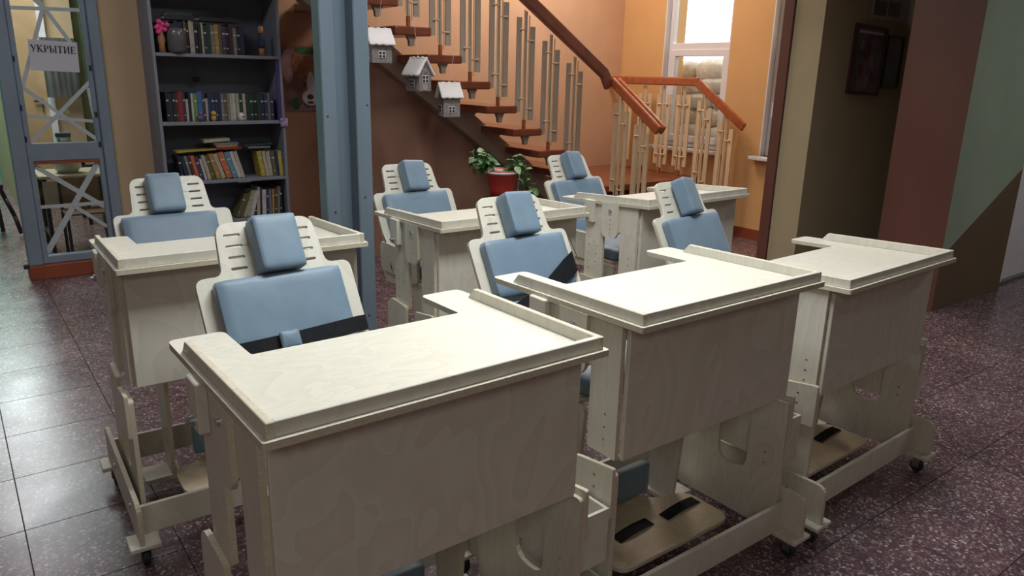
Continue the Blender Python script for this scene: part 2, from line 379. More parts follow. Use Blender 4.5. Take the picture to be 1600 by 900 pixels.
# sandbags stacked outside
def sack_bm(seed, L=.5, Wd=.30, H=.2):
    rnd = random.Random(seed); bm = bmesh.new(); bmesh.ops.create_uvsphere(bm, u_segments=16, v_segments=10, radius=1)
    a, b_ = rnd.uniform(0, 6), rnd.uniform(0, 6)
    for v in bm.verts:
        p = v.co; sx = math.copysign(abs(p.x)**.62, p.x); sy = math.copysign(abs(p.y)**.7, p.y); sz = math.copysign(abs(p.z)**.7, p.z)
        n = 1+.05*math.sin(5*p.x+a)+.05*math.sin(6*p.y+4*p.z+b_)
        v.co = (sy*Wd/2*n, sx*L/2*n, sz*H/2*n)
    return bm
sk = [link('sandbag', sack_bm(s), SACK, smooth=True) for s in range(3)]
rnd = random.Random(5); cnt = 0
rown = ['bottom', 'second', 'third', 'fourth', 'fifth', 'sixth', 'top']
for wi, (cols, nm) in enumerate((((4.82, 5.26, 5.70, 6.14), 'left window'), ((3.86, 4.31), 'right window'))):
    for row in range(7):
        cc = cols if row < 6 else (4.98, 5.44, 5.93) if wi == 0 else (4.12,)
        for c, yc in enumerate(cc):
            y = yc+(.10 if row % 2 else -.08)*(row < 6)+rnd.uniform(-.015, .015)
            src = sk[cnt % 3]; o = src if cnt < 3 else src.copy()
            if cnt >= 3: C.objects.link(o)
            o.location = (6.84+rnd.uniform(-.02, .02), y, .585+.166*row); o.rotation_euler = (rnd.uniform(-.07, .07), rnd.uniform(-.06, .06), rnd.uniform(-.06, .06))
            o.scale = (1, .94, .93) if row < 6 else (1, 1.0, 1.0+.12*(c == 1))
            pos = ('nearest the viewer', 'second nearest', 'third from the viewer', 'farthest')[c]
            tag(o, 'pale sandbag outside the %s, %s layer, %s' % (nm, rown[row], pos), 'sandbag', 'sandbags piled outside the windows')
            cnt += 1
struct(link('ground_outside', bbox(XW+.35, 12, 3.4, 9, .1, .5), SNOW))
# ---------------------------------------------------------------- left glazed door partition and the room behind it
d1 = struct(empty('door_1', (0, YB, 0)))
def dl(z): return .375+.0*z
bm = bmesh.new(); box(bm, .365, .455, -.04, .08, .10, 2.75)
link('jamb', bm, STEELP, d1, bevel=.006)
link('jamb', bbox(.93, 1.0, -.04, .08, .10, 2.75), STEELP, d1, bevel=.006)
sg = plate(rect(.455, .93, .10, 2.6), [rect(.49, .895, .16, .83), rect(.49, .895, .955, 2.5)], 'y', -.015, .035, mside=0)
leaf = link('leaf', sg, STEELP, d1, bevel=.006)
link('pane', bbox(.485, .9, .006, .012, .155, .835), DGLASS, leaf)
link('pane', bbox(.485, .9, .006, .012, .95, 2.505), DGLASS, leaf)
link('red_edge_strip', bbox(.49, .895, -.018, -.012, .812, .832), BASEB, leaf)
link('threshold', bbox(.36, 1.03, -.06, .10, 0, .10), BASEB, d1, bevel=.004)
hg = bmesh.new()
for z in (1.5, 1.18, .97): box(hg, .455, .47, -.022, -.01, z, z+.035); box(hg, .905, .92, -.022, -.01, z-.05, z-.015)
link('hinges', hg, INK, leaf)
TK = [0]
def tape(x0, z0, x1, z1, wd=.024):
    TK[0] += 1; yy = .0055-.0011*TK[0]; bm = bmesh.new(); bar(bm, (x0, yy, z0), (x1, yy, z1), (0, 1, 0), .001, wd); link('tape_strip', bm, TAPE, leaf)
for t in ((.49, .80, .895, .48, .032), (.895, .82, .49, .18, .038), (.49, .51, .895, .51, .024), (.70, .50, .895, .33, .024),
          (.50, .97, .90, 1.37, .026), (.90, .97, .49, 1.33, .026), (.49, 1.14, .89, 1.10, .022), (.49, 1.33, .68, 1.86, .026), (.60, 1.99, .82, 1.62, .026),
          (.52, 2.02, .72, 1.80, .02), (.49, 1.84, .895, 1.85, .024), (.885, 1.33, .9, 1.12, .022)): tape(*t)
# paper notice with lettering (serif capitals built from strokes)
GL = {'У': [(0, .0, 0, 0)], }
sign = tag(link('paper_notice', bbox(-.145, .145, -.001, .001, -.10, .10), PAPERW, None, (.700, YB-.028, 1.54), (0, .03, 0)), 'white paper notice with black lettering taped to the door glass', 'notice')
def strokes(word, h, parent):
    bm = bmesh.new(); x = 0; T, t = .17, .07   # thick and thin stroke widths, in letter heights
    def st(x0, y0, x1, y1, wd):
        bar(bm, ((x+x0)*h, 0, y0*h), ((x+x1)*h, 0, y1*h), (0, 1, 0), .001, wd*h)
    def serif(cx, y): st(cx-.15, y, cx+.15, y, .06)
    for ch in word:
        if ch == 'У': st(.12, 1, .42, .38, T); st(.7, 1, .36, .1, t); st(.36, .1, .2, .06, .1); serif(.12, .97); serif(.7, .97); w_ = .82
        elif ch == 'К': st(.15, 0, .15, 1, T); st(.2, .5, .6, .95, t); st(.3, .55, .68, 0, T); serif(.15, .03); serif(.15, .97); serif(.68, .03); serif(.6, .97); w_ = .86
        elif ch == 'Р': st(.15, 0, .15, 1, T); serif(.15, .03); st(.05, .97, .45, .97, t); st(.2, .45, .45, .45, t); st(.54, .52, .54, .92, T); w_ = .72
        elif ch == 'Ы': st(.15, 0, .15, 1, T); serif(.15, .97); st(.1, .03, .42, .03, t); st(.2, .55, .42, .55, t); st(.5, .1, .5, .5, T); st(.8, 0, .8, 1, T); serif(.8, .03); serif(.8, .97); w_ = 1.02
        elif ch == 'Т': st(.36, 0, .36, 1, T); st(.03, .97, .69, .97, t); st(.04, .97, .04, .78, t); st(.68, .97, .68, .78, t); serif(.36, .03); w_ = .8
        elif ch == 'И': st(.15, 0, .15, 1, T); st(.66, 0, .66, 1, T); st(.18, .1, .62, .9, t)
        elif ch == 'Е': st(.15, 0, .15, 1, T); st(.05, .97, .58, .97, t); st(.05, .03, .6, .03, t); st(.2, .5, .46, .5, t); st(.58, .97, .58, .8, t); st(.6, .03, .6, .22, t); st(.46, .6, .46, .4, t); w_ = .72
        if ch == 'И':
            for c in (.15, .66): serif(c, .03); serif(c, .97)
            w_ = .9
        x += w_
    for v in bm.verts: v.co.x -= x*h/2
    return link('lettering', bm, INK, parent)
lt = strokes('УКРЫТИЕ', .046, sign); lt.location = (0, -.0025, .022); lt['label'] = 'black serif capitals reading УКРЫТИЕ'
# room behind
wall('wall_room_back', TAN, .56, 3.0, 9.5, 9.6, 0, 3.0)
wall('wall_room_divider', TAN, .56, .62, 9.6, 12.0, 0, 3.0)
wall('wall_corridor_end', GREEN, -3.2, .56, 12.0, 12.1, 0, 3.0)
wall('wall_corridor_left', GREEN, -1.6, -1.4, 6.4, 12.0, 0, 3.0)
wall('wall_room_right', TAN, 2.6, 2.7, 6.4, 9.5, 0, 3.0)
struct(link('ceiling_corridor', bbox(-1.6, 2.7, 6.4, 12.1, 2.95, 3.0), PLAST))
d3 = struct(empty('door_3', (.66, 9.46, 0)))
link('door_leaf', bbox(.0, .30, 0, .03, .01, 2.1), mat('tan_door', (.46, .30, .16), .5), d3)
link('door_frame', bbox(.30, .36, -.03, .04, 0, 2.2), WHITE, d3)
hb = bmesh.new(); box(hb, .24, .255, -.02, 0, 1.0, 1.14); box(hb, .17, .25, -.04, -.025, 1.10, 1.12); link('handle', hb, GRIME, d3)
lamp_m = emis('lamp_diffuser', (.9, .97, 1), 14)
for nm, c, s, lab in (('ceiling_lamp', (.45, 11.3), (.35, .75), 'ceiling lamp panel at the far end of the corridor'),):
    L0 = tag(empty(nm, (c[0], c[1], 2.95)), lab, 'lamp')
    link('housing', bbox(-s[0], s[0], -s[1], s[1], -.03, 0), WHITE, L0); link('diffuser', bbox(-s[0]+.02, s[0]-.02, -s[1]+.02, s[1]-.02, -.04, -.03), lamp_m, L0)
# curtain in the room
def wavy(x0, x1, z0, z1, y, amp, k, nx=60, ph=0):
    bm = bmesh.new(); g = []
    for i in range(nx+1):
        x = x0+(x1-x0)*i/nx; yy = y+amp*math.sin(i/nx*k*2*PI+ph)+amp*.4*math.sin(i/nx*k*5+1)
        g.append((bm.verts.new((x, yy, z0)), bm.verts.new((x, yy+amp*.2, z1))))
    for a, b in zip(g, g[1:]): bm.faces.new((a[0], b[0], b[1], a[1]))
    bmesh.ops.solidify(bm, geom=bm.faces[:], thickness=.004)
    return bm
tag(link('curtain', wavy(1.08, 1.6, .65, 2.6, 8.0, .03, 6), mat('pale_green_curtain', (.46, .48, .30), .8, var=.15), smooth=True), 'pale green curtain hanging behind the glazed door', 'curtain')
tag(link('curtain', wavy(.95, 1.35, 1.15, 1.75, 9.35, .02, 7), mat('white_net_curtain', (.75, .78, .8), .8), smooth=True), 'short white net curtain on the wall behind the glazed door', 'curtain')
MET = mat('black_metal_leg', (.03, .03, .035), .4, .3); TOPW = mat('pale_school_desk_top', (.60, .50, .36), .4)
def school_desk(loc, lab, top):
    r = tag(empty('school_desk', loc), lab, 'table', 'tables behind the glazed door')
    link('table_top', bbox(-.35, .35, -.25, .25, .60, .625), top, r, bevel=.004)
    link('front_board', bbox(-.33, .33, -.235, -.22, .38, .58), top, r)
    for sx in (-1, 1):
        for sy in (-1, 1): link('leg', bbox(sx*.31-.015, sx*.31+.015, sy*.2-.015, sy*.2+.015, 0, .60), MET, r)
        link('foot_bar', bbox(sx*.31-.014, sx*.31+.014, -.18, .18, .12, .15), MET, r)
    return r
school_desk((.92, 7.25, 0), 'pale school table with black legs close behind the door glass', TOPW)
school_desk((1.35, 8.35, 0), 'darker school table farther back behind the door glass', mat('brown_desk_top', (.2, .13, .08), .4))
ch = tag(empty('school_chair', (.84, 6.75, 0)), 'small wooden chair with black frame behind the lower door pane', 'chair')
link('seat', bbox(-.16, .16, -.15, .15, .36, .375), mat('brown_ply_seat', (.20, .11, .06), .5), ch, bevel=.005)
link('backrest', plate(rpoly(rect(-.16, .16, .42, .62), .05), [], 'y', .15, .162, mside=0), mat('brown_ply_back', (.22, .12, .065), .5), ch)
for sx in (-.15, .15):
    for sy in (-.14, .14): link('leg', bbox(sx-.011, sx+.011, sy-.011, sy+.011, 0, .36 if sy < 0 else .62), MET, ch)
sb = tag(empty('sideboard', (1.32, 7.68, 0)), 'dark wooden low cupboard behind the lower door pane', 'cupboard')
link('body', bbox(-.22, .5, -.12, .15, 0, .57), GRIME, sb, bevel=.004)
for k in range(5): link('slat', bbox(-.21+.10*k, -.14+.10*k, -.135, -.121, .04, .54), (GRIME, mat('brown_slat_wood', (.11, .07, .04), .5))[k % 2], sb)
jar = tag(empty('jar', (.80, 7.2, .625)), 'pale glass jar on the school table behind the glazed door', 'jar')
bm = bmesh.new(); lathe(bm, [(.07, 0), (.10, .04), (.11, .16), (.06, .24), (.05, .28)], n=18); link('body', bm, mat('frosted_jar', (.5, .5, .45), .3), jar, smooth=True)
bm = bmesh.new(); box(bm, -.055, .055, -.03, .03, .285, .325); b = tag(link('pouch', bm, mat('blue_pouch', (.04, .10, .15), .6), None, (.80, 7.2, .625), bevel=.01, seg=2), 'small dark blue pouch lying on top of the pale jar', 'pouch')
# black curved chair seen left of the door
bc = tag(empty('chair', (.17, 7.9, 0)), 'black chair with curved frame in the corridor left of the glazed door', 'chair')
bm = bmesh.new(); pts = [(.28, 0, .02), (.25, 0, .18), (.20, 0, .34), (.16, 0, .48), (.14, 0, .60)]
for a, b in zip(pts, pts[1:]): cyl(bm, a, b, .018, n=8)
link('frame', bm, MET, bc, smooth=True)
bm = bmesh.new(); cyl(bm, (-.2, 0, .0), (-.16, 0, .42), .018, n=8); cyl(bm, (.16, .3, 0), (.14, .3, .42), .018, n=8); link('frame', bm, MET, bc)
link('seat', bbox(-.2, .2, -.02, .34, .42, .47), mat('black_seat_pad', (.02, .02, .022), .7), bc, bevel=.015, seg=2)
link('backrest', bbox(-.2, -.15, 0, .32, .45, .85), mat('black_back_pad', (.02, .02, .022), .7), bc, bevel=.015, seg=2)
tag(link('door_stop', bbox(.33, .365, YB-.07, YB-.04, .09, .12), INK), 'small black block at the foot of the door jamb', 'door stop')
# ---------------------------------------------------------------- pillar (two channels with a dark groove)
pil = tag(empty('steel_pillar', (1.262, 2.80, 0)), 'tall grey blue painted steel pillar standing behind the front desks', 'pillar')
link('flange', bbox(-.093, -.034, -.05, .02, 0, 2.995), PILLAR, pil, bevel=.004)
link('web', bbox(-.034, .043, .02, .035, 0, 2.995)
     , PILLAR, pil)
link('flange', bbox(.043, .106, -.05, .035, 0, 2.995), PILLAR, pil, bevel=.004)
for x_, z in ((.07, .5), (.07, 1.0), (.09, 1.36), (-.06, .95), (-.075, 1.32), (-.07, .7)):
    bm = bmesh.new(); cyl(bm, (x_, -.052, z), (x_, -.049, z), .004, n=8); link('screw', bm, GRIME, pil)
# ---------------------------------------------------------------- the six desk-and-chair units
def make_unit():
    r = empty('therapy_desk')
    TZ = .908
    # tabletop: U-shaped plate with a cut-out for the child, three raised rims
    h, D, c, a = .38, .602, .190, .121
    out = rpoly([(-h, 0), (h, 0), (h, D), (h-a, D), (h-a, D-c), (-h+a, D-c), (-h+a, D), (-h, D)], [.006, .006, .02, .022, .008, .008, .022, .02])
    top = link('tabletop', plate(out, [], 'z', -.015, 0), [PLY, EDGE], r, (0, 0, TZ), bevel=.0025, seg=2)
    link('rim', bbox(-h+.024, h-.024, .010, .024, 0, .029), [PLY, EDGE], top, bevel=.0015)
    for s in (-1, 1):
        x0, x1 = sorted((s*(h-.010), s*(h-.024)))
        rm = plate([(.009, 0), (D-.085, 0), (D-.112, .029), (.009, .029)], [], 'x', x0, x1)
        link('rim', rm, [PLY, EDGE], top, bevel=.0015)
    # front panel and its top batten
    link('front_panel', bbox(-.354, .354, .060, .074, .528, .880), [PLY, EDGE], r, bevel=.002)
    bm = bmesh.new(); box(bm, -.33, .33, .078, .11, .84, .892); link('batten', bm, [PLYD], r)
    for x in (-.30, -.12, .12, .30): link('steel_bracket', bbox(x-.02, x+.02, .056, .062, .884, .889), METAL, r)
    for s in (-1, 1):
        def xs(a0, a1): return tuple(sorted((s*a0, s*a1)))
        # upper side panel with the arch that opens downward
        peg = [circ(.388, .70-.04*k, .004) for k in range(5)]+[circ(.338, .66-.04*k, .004) for k in range(3)]+[circ(.118, .64-.035*k, .004) for k in range(3)]
        o1 = rpoly([(.0745, .885), (.415, .885), (.415, .50), (.292, .50), (.292, .765), (.268, .735), (.205, .735), (.178, .765), (.178, .528), (.0745, .528)],
                   [0, 0, .01, .01, .02, .02, .02, .02, .01, 0])
        link('side_panel', plate(o1, peg, 'x', *xs(.354, .368)), [PLY, EDGE], r, bevel=.0015)
        o2 = rpoly([(.188, .889), (.188, .745), (.205, .722), (.280, .722), (.297, .745), (.297, .889)], [0, .008, .01, .01, .008, 0])
        link('slide_tongue', plate(o2, [circ(.238, .83-.022*k, .0035) for k in range(5)], 'x', *xs(.3685, .381)), [PLY, EDGE], r, bevel=.0015)
        link('side_bracket', bbox(*xs(.3685, .392), .345, .412, .780, .889), [PLY, EDGE], r, bevel=.003)
        bt = bmesh.new()
        cyl(bt, (s*.392, .38, .80), (s*.400, .38, .80), .011, n=12); cyl(bt, (s*.400, .38, .80), (s*.408, .38, .80), .006, n=8)
        link('bolt', bt, METAL, r)
        bt = bmesh.new(); cyl(bt, (s*.381, .238, .852), (s*.387, .238, .852), .009, n=12); link('bolt', bt, METAL, r)
        # lower side panel with the slot that opens upward
        o3 = rpoly([(.055, .07), (.470, .07), (.470, .50), (.440, .525), (.300, .515), (.300, .235), (.182, .235), (.182, .515), (.055, .525)],
                   [0, 0, .02, .02, .012, .05, .05, .012, .012])
        link('lower_side_panel', plate(o3, [circ(.118, .33-.035*k, .004) for k in range(2)], 'x', *xs(.3685, .382)), [PLY, EDGE], r, bevel=.0015)
        o4 = rpoly([(.052, .40), (.195, .395), (.195, .525), (.052, .545)], .008)
        link('height_plate', plate(o4, [circ(.118, .50-.035*k, .0045) for k in range(3)], 'x', *xs(.3825, .394)), [PLY, EDGE], r, bevel=.0015)
        # foot board, foot plates, casters
        o5 = rpoly([(-.030, .0855), (.620, .0855), (.620, .222), (-.030, .222)], [.004, .004, .035, .035])
        link('foot_board', plate(o5, [], 'x', *xs(.3945, .4085)), [PLY, EDGE], r, bevel=.002)
        bt = bmesh.new()
        for yy in (.10, .40): cyl(bt, (s*.4085, yy, .16), (s*.412, yy, .16), .007, n=10)
        link('screw', bt, METAL, r)
        for yy in (.008, .585):
            fp = link('foot_plate', bbox(*xs(.350, .438), yy-.045, yy+.045, .0705, .085), [PLY, EDGE], r, bevel=.002)
            cb = bmesh.new(); X = s*.393
            cyl(cb, (X, yy, .070), (X, yy, .062), .017, n=12); box(cb, X-.016, X-.012, yy-.012, yy+.014, .022, .064); box(cb, X+.012, X+.016, yy-.012, yy+.014, .022, .064)
            ca = link('caster_fork', cb, METAL, fp, bevel=.001)
            wm = bmesh.new(); cyl(wm, (X-.010, yy, .025), (X+.010, yy, .025), .025, n=18); link('caster_wheel', wm, RUBBER, fp, bevel=.003)
        # seat pedestal boards
        link('pedestal', plate(rpoly([(.36, .09), (.47, .09), (.50, .52), (.78, .50), (.80, .56), (.33, .56), (.345, .30)], [0, 0, .05, .03, .01, .02, .05]),
                               [], 'x', *xs(.225, .239)), [PLY, EDGE], r, bevel=.0015)
        link('pedestal_foot', bbox(*xs(.205, .325), .36, .47, .0755, .0895), [PLY, EDGE], r)
        link('arm_board', plate(rpoly(rect(.43, .80, .56, .70), .03), [], 'x', *xs(.240, .254)), [PLY, EDGE], r, bevel=.0015)
    link('cross_board', bbox(-.394, .394, .036, .050, .0855, .182), [PLY, EDGE], r, bevel=.0015)
    link('cross_board', bbox(-.394, .394, .56, .574, .0855, .182), [PLY, EDGE], r, bevel=.0015)
    # side tray
    tr = bmesh.new(); x0, x1, y0, y1, z0, z1, t = .396, .499, .085, .335, .212, .365, .009
    box(tr, x0, x1, y0, y0+t, z0, z1); box(tr, x0, x1, y1-t, y1, z0, z1); box(tr, x1-t, x1, y0+t, y1-t, z0, z1); box(tr, x0, x0+t, y0+t, y1-t, z0, z1); box(tr, x0+t, x1-t, y0+t, y1-t, z0, z0+t)
    link('side_tray', tr, [PLY, EDGE], r)
    # footrest with straps and heel pad
    fo = rpoly([(-.235, .145), (.265, .145), (.265, .335), (.12, .37), (.06, .60), (-.06, .60), (-.12, .37), (-.235, .335)], [.05, .05, .05, .06, .02, .02, .06, .05], 5)
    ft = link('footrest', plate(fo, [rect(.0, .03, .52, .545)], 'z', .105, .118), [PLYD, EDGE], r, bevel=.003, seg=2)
    for x0, x1, yk in ((-.138, .024, .245), (.075, .248, .245)):
        bm = bmesh.new(); n = 8; g = []
        for i in range(n+1):
            u = i/n; x = x0+(x1-x0)*u; z = .120+.006*math.sin(PI*u)
            g.append([bm.verts.new((x, yk+d_+.012*u, z)) for d_ in (0, .042)])
        for p_, q_ in zip(g, g[1:]): bm.faces.new((p_[0], q_[0], q_[1], p_[1]))
        bmesh.ops.solidify(bm, geom=bm.faces[:], thickness=.003); link('strap', bm, WEB, ft)
    link('heel_pad', cushion(-.15, .15, .40, .44, .122, .235, .012, 3), BLUE, ft, smooth=True)
    # seat
    st = link('seat_board', plate(rpoly(rect(-.22, .22, .36, .80), .03), [], 'z', .5605, .574), [PLY, EDGE], r, bevel=.0015)
    link('seat_cushion', cushion(-.205, .205, .34, .78, .575, .635, .018, 5), BLUE, st, smooth=True)
    link('side_cushion', cushion(-.239, -.208, .47, .72, .62, .70, .012, 6), BLUE, st, smooth=True)
    link('side_cushion', cushion(.208, .239, .47, .72, .62, .70, .012, 7), BLUE, st, smooth=True)
    # reclined back board: local z runs up the board, front face at y = 0
    bo = rpoly([(-.223, -.42), (.223, -.42), (.223, 0), (.150, 0), (.138, .149), (-.138, .149), (-.150, 0), (-.223, 0)], [.02, .02, .028, .022, .038, .038, .022, .028], 5)
    sl = []
    for zc in (.112, .080, .048, .016):
        for sx in (-1, 1): sl.append(rpoly(rect(min(sx*.076, sx*.122), max(sx*.076, sx*.122), zc-.0035, zc+.0035), .0034, 2))
    bb = link('back_board', plate(bo, sl, 'y', 0, .015), [PLY, EDGE], r, (0, .951, .928), (-.517, 0, 0), bevel=.0015)
    link('headrest_cushion', cushion(-.060, .066, -.066, -.001, -.016, .142, .008, 11, .001, .002), BLUE, bb, smooth=True)
    link('back_cushion', cushion(-.187, .168, -.046, -.001, -.228, -.022, .010, 12, .004, .003), BLUE, bb, smooth=True)
    link('back_cushion', cushion(-.187, .168, -.046, -.001, -.40, -.25, .010, 13, .002, .003), BLUE, bb, smooth=True)
    return r
def belt(bb, pts, wd=.046, name='belt'):     # webbing that follows points (x, y, z) in back-board coordinates
    bm = bmesh.new(); g = []
    for p in pts: g.append([bm.verts.new((p[0], p[1], p[2]-wd/2)), bm.verts.new((p[0]+.002, p[1]+.002, p[2]+wd/2))])
    for a, b in zip(g, g[1:]): bm.faces.new((a[0], b[0], b[1], a[1]))
    bmesh.ops.solidify(bm, geom=bm.faces[:], thickness=.004)
    return link(name, bm, WEB, bb)
proto = make_unit()
units = [  # x, y, yaw, dz, tilt of top, back board dx, dy, dz, yaw, recline ; label ; dz of side tray
    (.714, 1.085, .006, .0109, -.015, -.008, -.012, .020, .019, .524, 'front left plywood desk with attached blue cushioned chair, nearest the viewer', .075),
    (1.615, 1.125, .0005, .0111, -.023, .023, .055, .001, -.001, .521, 'middle desk of the front row, its chair behind with a diagonal black belt', 0),
    (2.531, 1.139, .0291, -.0408, -.044, .001, -.005, .005, .058, .505, 'right desk of the front row, lowest tabletop, beside the dark pier', -.03),
    (.710, 2.248, -.0312, .0216, -.041, -.033, .015, -.002, .028, .512, 'left desk of the rear row, in front of the grey bookcase', .04),
    (1.866, 2.415, -.0234, -.0115, -.037, -.005, -.029, -.019, -.002, .521, 'middle desk of the rear row, right of the blue pillar', 0),
    (2.890, 2.310, .019, .0086, -.058, .003, -.025, -.006, .025, .524, 'right desk of the rear row, in front of the stair landing', 0)]
for i, (x, y, ya, dz, ti, bx_, by_, bz_, bya, rec, lab, tz) in enumerate(units):
    o = proto if i == 0 else None
    if i: o = copy_tree(proto)
    o.location = (x, y, 0); o.rotation_euler = (0, 0, ya)
    tag(o, lab, 'desk', 'plywood desks with attached chairs in two rows')
    for chd in o.children:
        n = chd.name.split('.')[0]
        if n == 'tabletop': chd.rotation_euler = (ti, 0, 0); chd.location.z += dz
        if n in ('front_panel', 'batten', 'steel_bracket', 'slide_tongue', 'side_bracket', 'side_panel'): chd.location.z += dz
        if n == 'bolt': chd.location.z += dz
        if n == 'side_tray': chd.location.z += tz
        if n == 'back_board':
            chd.location = (bx_, .951+by_, .928+bz_); chd.rotation_euler = (-rec, 0, bya)
            units[i] = units[i]+(chd,)
            for q_ in chd.children:
                if q_.name.startswith('headrest'): q_.rotation_euler = (0, 0, (.05, .10, .30, .0, .14, .20)[i]); q_.location.x = (0, -.004, -.008, -.026, 0, -.006)[i]
                if q_.name.startswith('back_cushion'): q_.location.x = (0, 0, -.005, -.014, 0, -.008)[i]
b0 = units[0][-1]
bl = belt(b0, [(-.19, -.05, -.222), (-.12, -.060, -.222), (-.02, -.064, -.220), (.08, -.060, -.214), (.17, -.052, -.208), (.215, -.02, -.202)]); bl['label'] = 'black belt pulled tight across the cushion'
bk = link('buckle', cushion(-.065, -.01, -.078, -.064, -.240, -.192, .006, 2, 0), BLUE, bl)
belt(units[1][-1], [(-.17, -.05, -.31), (-.08, -.06, -.28), (.02, -.062, -.235), (.12, -.058, -.175), (.17, -.052, -.150), (.215, -.01, -.135)], .08)
belt(units[1][-1], [(.215, -.03, -.20), (.222, -.02, -.12), (.222, -.01, -.05)], .03)
belt(units[4][-1], [(-.235, -.02, -.17), (-.25, -.05, -.24), (-.243, -.06, -.33), (-.252, -.05, -.40)], .05, 'loose_belt')
belt(units[5][-1], [(.226, -.02, -.22), (.235, -.05, -.30), (.232, -.05, -.38)], .05, 'loose_belt')
# ---------------------------------------------------------------- bookcase and what stands on it
BX0, BX1, BYF, BYB = 1.262, 2.182, 5.88, 6.198
bc_ = tag(empty('bookcase', ((BX0+BX1)/2, 6.04, 0)), 'tall grey open bookcase against the wall between the glazed door and the pillar', 'bookcase')
def B(x0, x1, y0, y1, z0, z1):               # world box in bookcase coordinates
    return bbox(x0-(BX0+BX1)/2, x1-(BX0+BX1)/2, y0-6.04, y1-6.04, z0, z1)
for x0, x1 in ((BX0, BX0+.022), (BX1-.022, BX1)): link('side', B(x0, x1, BYF, BYB, 0, 2.3), SHELFM, bc_, bevel=.002)
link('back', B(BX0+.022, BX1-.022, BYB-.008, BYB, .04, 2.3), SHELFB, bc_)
SZ = (.06, .355, .668, 1.102, 1.582, 2.05)
for z in SZ: link('shelf', B(BX0+.022, BX1-.022, BYF, BYB-.008, z-.024, z), SHELFM, bc_, bevel=.002)
link('top_panel', B(BX0, BX1, BYF, BYB, 2.3, 2.325), SHELFM, bc_)
link('plinth', B(BX0+.022, BX1-.022, BYF+.02, BYF+.035, 0, .036), SHELFM, bc_)
link('shelf_clip', B(1.78, 1.88, BYF-.006, BYF-.001, .640, .652), SHELFM, bc_)
BM = {}
def bmat(c):
    c = tuple(k*.72+.06*sum(c)/3 for k in c)
    if c not in BM: BM[c] = mat('book_cover_'+'%02d' % len(BM), c, .6, var=.25, scale=30)
    return BM[c]
PAGES = mat('book_pages', (.45, .41, .33), .8, var=.1, scale=80, stretch=(8, 1, 1))
CN = {'black': (.015, .016, .02), 'navy': (.02, .03, .09), 'dark green': (.02, .05, .035), 'dark teal': (.015, .045, .05), 'maroon': (.09, .02, .025), 'red': (.30, .02, .02),
      'cream': (.50, .44, .33), 'white': (.60, .60, .60), 'brown': (.13, .08, .045), 'olive': (.14, .12, .05), 'ochre': (.42, .25, .06), 'green': (.16, .32, .06), 'blue': (.05, .16, .42),
      'grey': (.20, .21, .22), 'yellow': (.50, .40, .04), 'orange': (.60, .16, .06), 'purple': (.07, .04, .12), 'dark blue': (.025, .04, .13), 'teal': (.10, .30, .42), 'pale green': (.38, .42, .30)}
ORD = ['first', 'second', 'third', 'fourth', 'fifth', 'sixth', 'seventh', 'eighth', 'ninth', 'tenth', 'eleventh', 'twelfth', 'thirteenth', 'fourteenth', 'fifteenth', 'sixteenth', 'seventeenth', 'eighteenth', 'nineteenth', 'twentieth', 'twenty-first', 'twenty-second', 'twenty-third', 'twenty-fourth', 'twenty-fifth', 'twenty-sixth', 'twenty-seventh', 'twenty-eighth', 'twenty-ninth', 'thirtieth', 'thirty-first', 'thirty-second', 'thirty-third', 'thirty-fourth']
rb = random.Random(11)
def book_bm(w_, d, h, band=True):
    bm = bmesh.new(); t = min(.003, w_*.18)
    box(bm, 0, t, 0, d, 0, h); box(bm, w_-t, w_, 0, d, 0, h); box(bm, t, w_-t, 0, .002, 0, h)
    box(bm, t, w_-t, .002, d-.004, .003, h-.004, 1)
    if band: box(bm, w_*.12, w_*.88, -.0008, 0, h*.70, h*.76, 1); box(bm, w_*.2, w_*.8, -.0008, 0, h*.2, h*.24, 1)
    return bm
def upright(z, items, shelfname, group, y=BYF+.035):
    """items: (x, width, height, colour, lean) from left to right"""
    for k, (x, w_, h, cn, lean) in enumerate(items):
        d = rb.uniform(.13, .165)
        o = link('book', book_bm(w_*.94, d, h, k % 3 != 1), [bmat(CN[cn]), PAGES], None, (x, y+rb.uniform(0, .012), z+.001+(math.sin(lean)*w_ if lean > 0 else 0)), (0, lean, 0))
        if lean > 0: o.location.z = z+.001+w_*math.sin(lean)
        tag(o, '%s book, %s from the left in the %s' % (cn, ORD[k], shelfname), 'book', group)
def fx(p): return BX0+.022+(p-243)/(437-243)*(BX1-BX0-.044)
# top visible shelf, dark volumes
it = []; x = fx(268)
for wpx, h, cn in ((4, .20, 'black'), (5, .20, 'dark teal'), (5, .22, 'navy'), (5, .21, 'navy'), (4, .22, 'black'), (4, .225, 'brown'), (4, .21, 'black'), (5, .225, 'cream'), (3, .225, 'white'), (6, .21, 'black'), (5, .205, 'black'),
                   (3, .215, 'cream'), (6, .20, 'dark teal'), (6, .21, 'dark green'), (6, .205, 'grey'), (7, .21, 'ochre'), (5, .21, 'olive'), (6, .20, 'purple'), (6, .20, 'black'), (6, .215, 'maroon'), (6, .19, 'grey'), (6, .19, 'black'), (6, .20, 'navy')):
    w_ = wpx*.00442; it.append((x, w_, h, cn, 0)); x += w_
upright(SZ[4], it, 'upright row on the upper shelf', 'upright books on the upper shelf', BYF+.05)
def flat(x0, x1, z, t, cn, d, lab, group, yaw=0, tilt=0):
    bm = bmesh.new(); w_ = x1-x0; box(bm, 0, w_, 0, d, 0, t*.15); box(bm, 0, w_, 0, d, t*.85, t); box(bm, 0, w_, 0, .002, t*.15, t*.85); box(bm, .003, w_-.003, .002, d-.002, t*.15, t*.85, 1)
    o = link('book', bm, [bmat(CN[cn]), PAGES], None, (x0, BYF+.045, z), (0, tilt, yaw)); tag(o, lab, 'book', group)
zt = SZ[4]+.228
G1 = 'books lying flat on top of the upright ones'
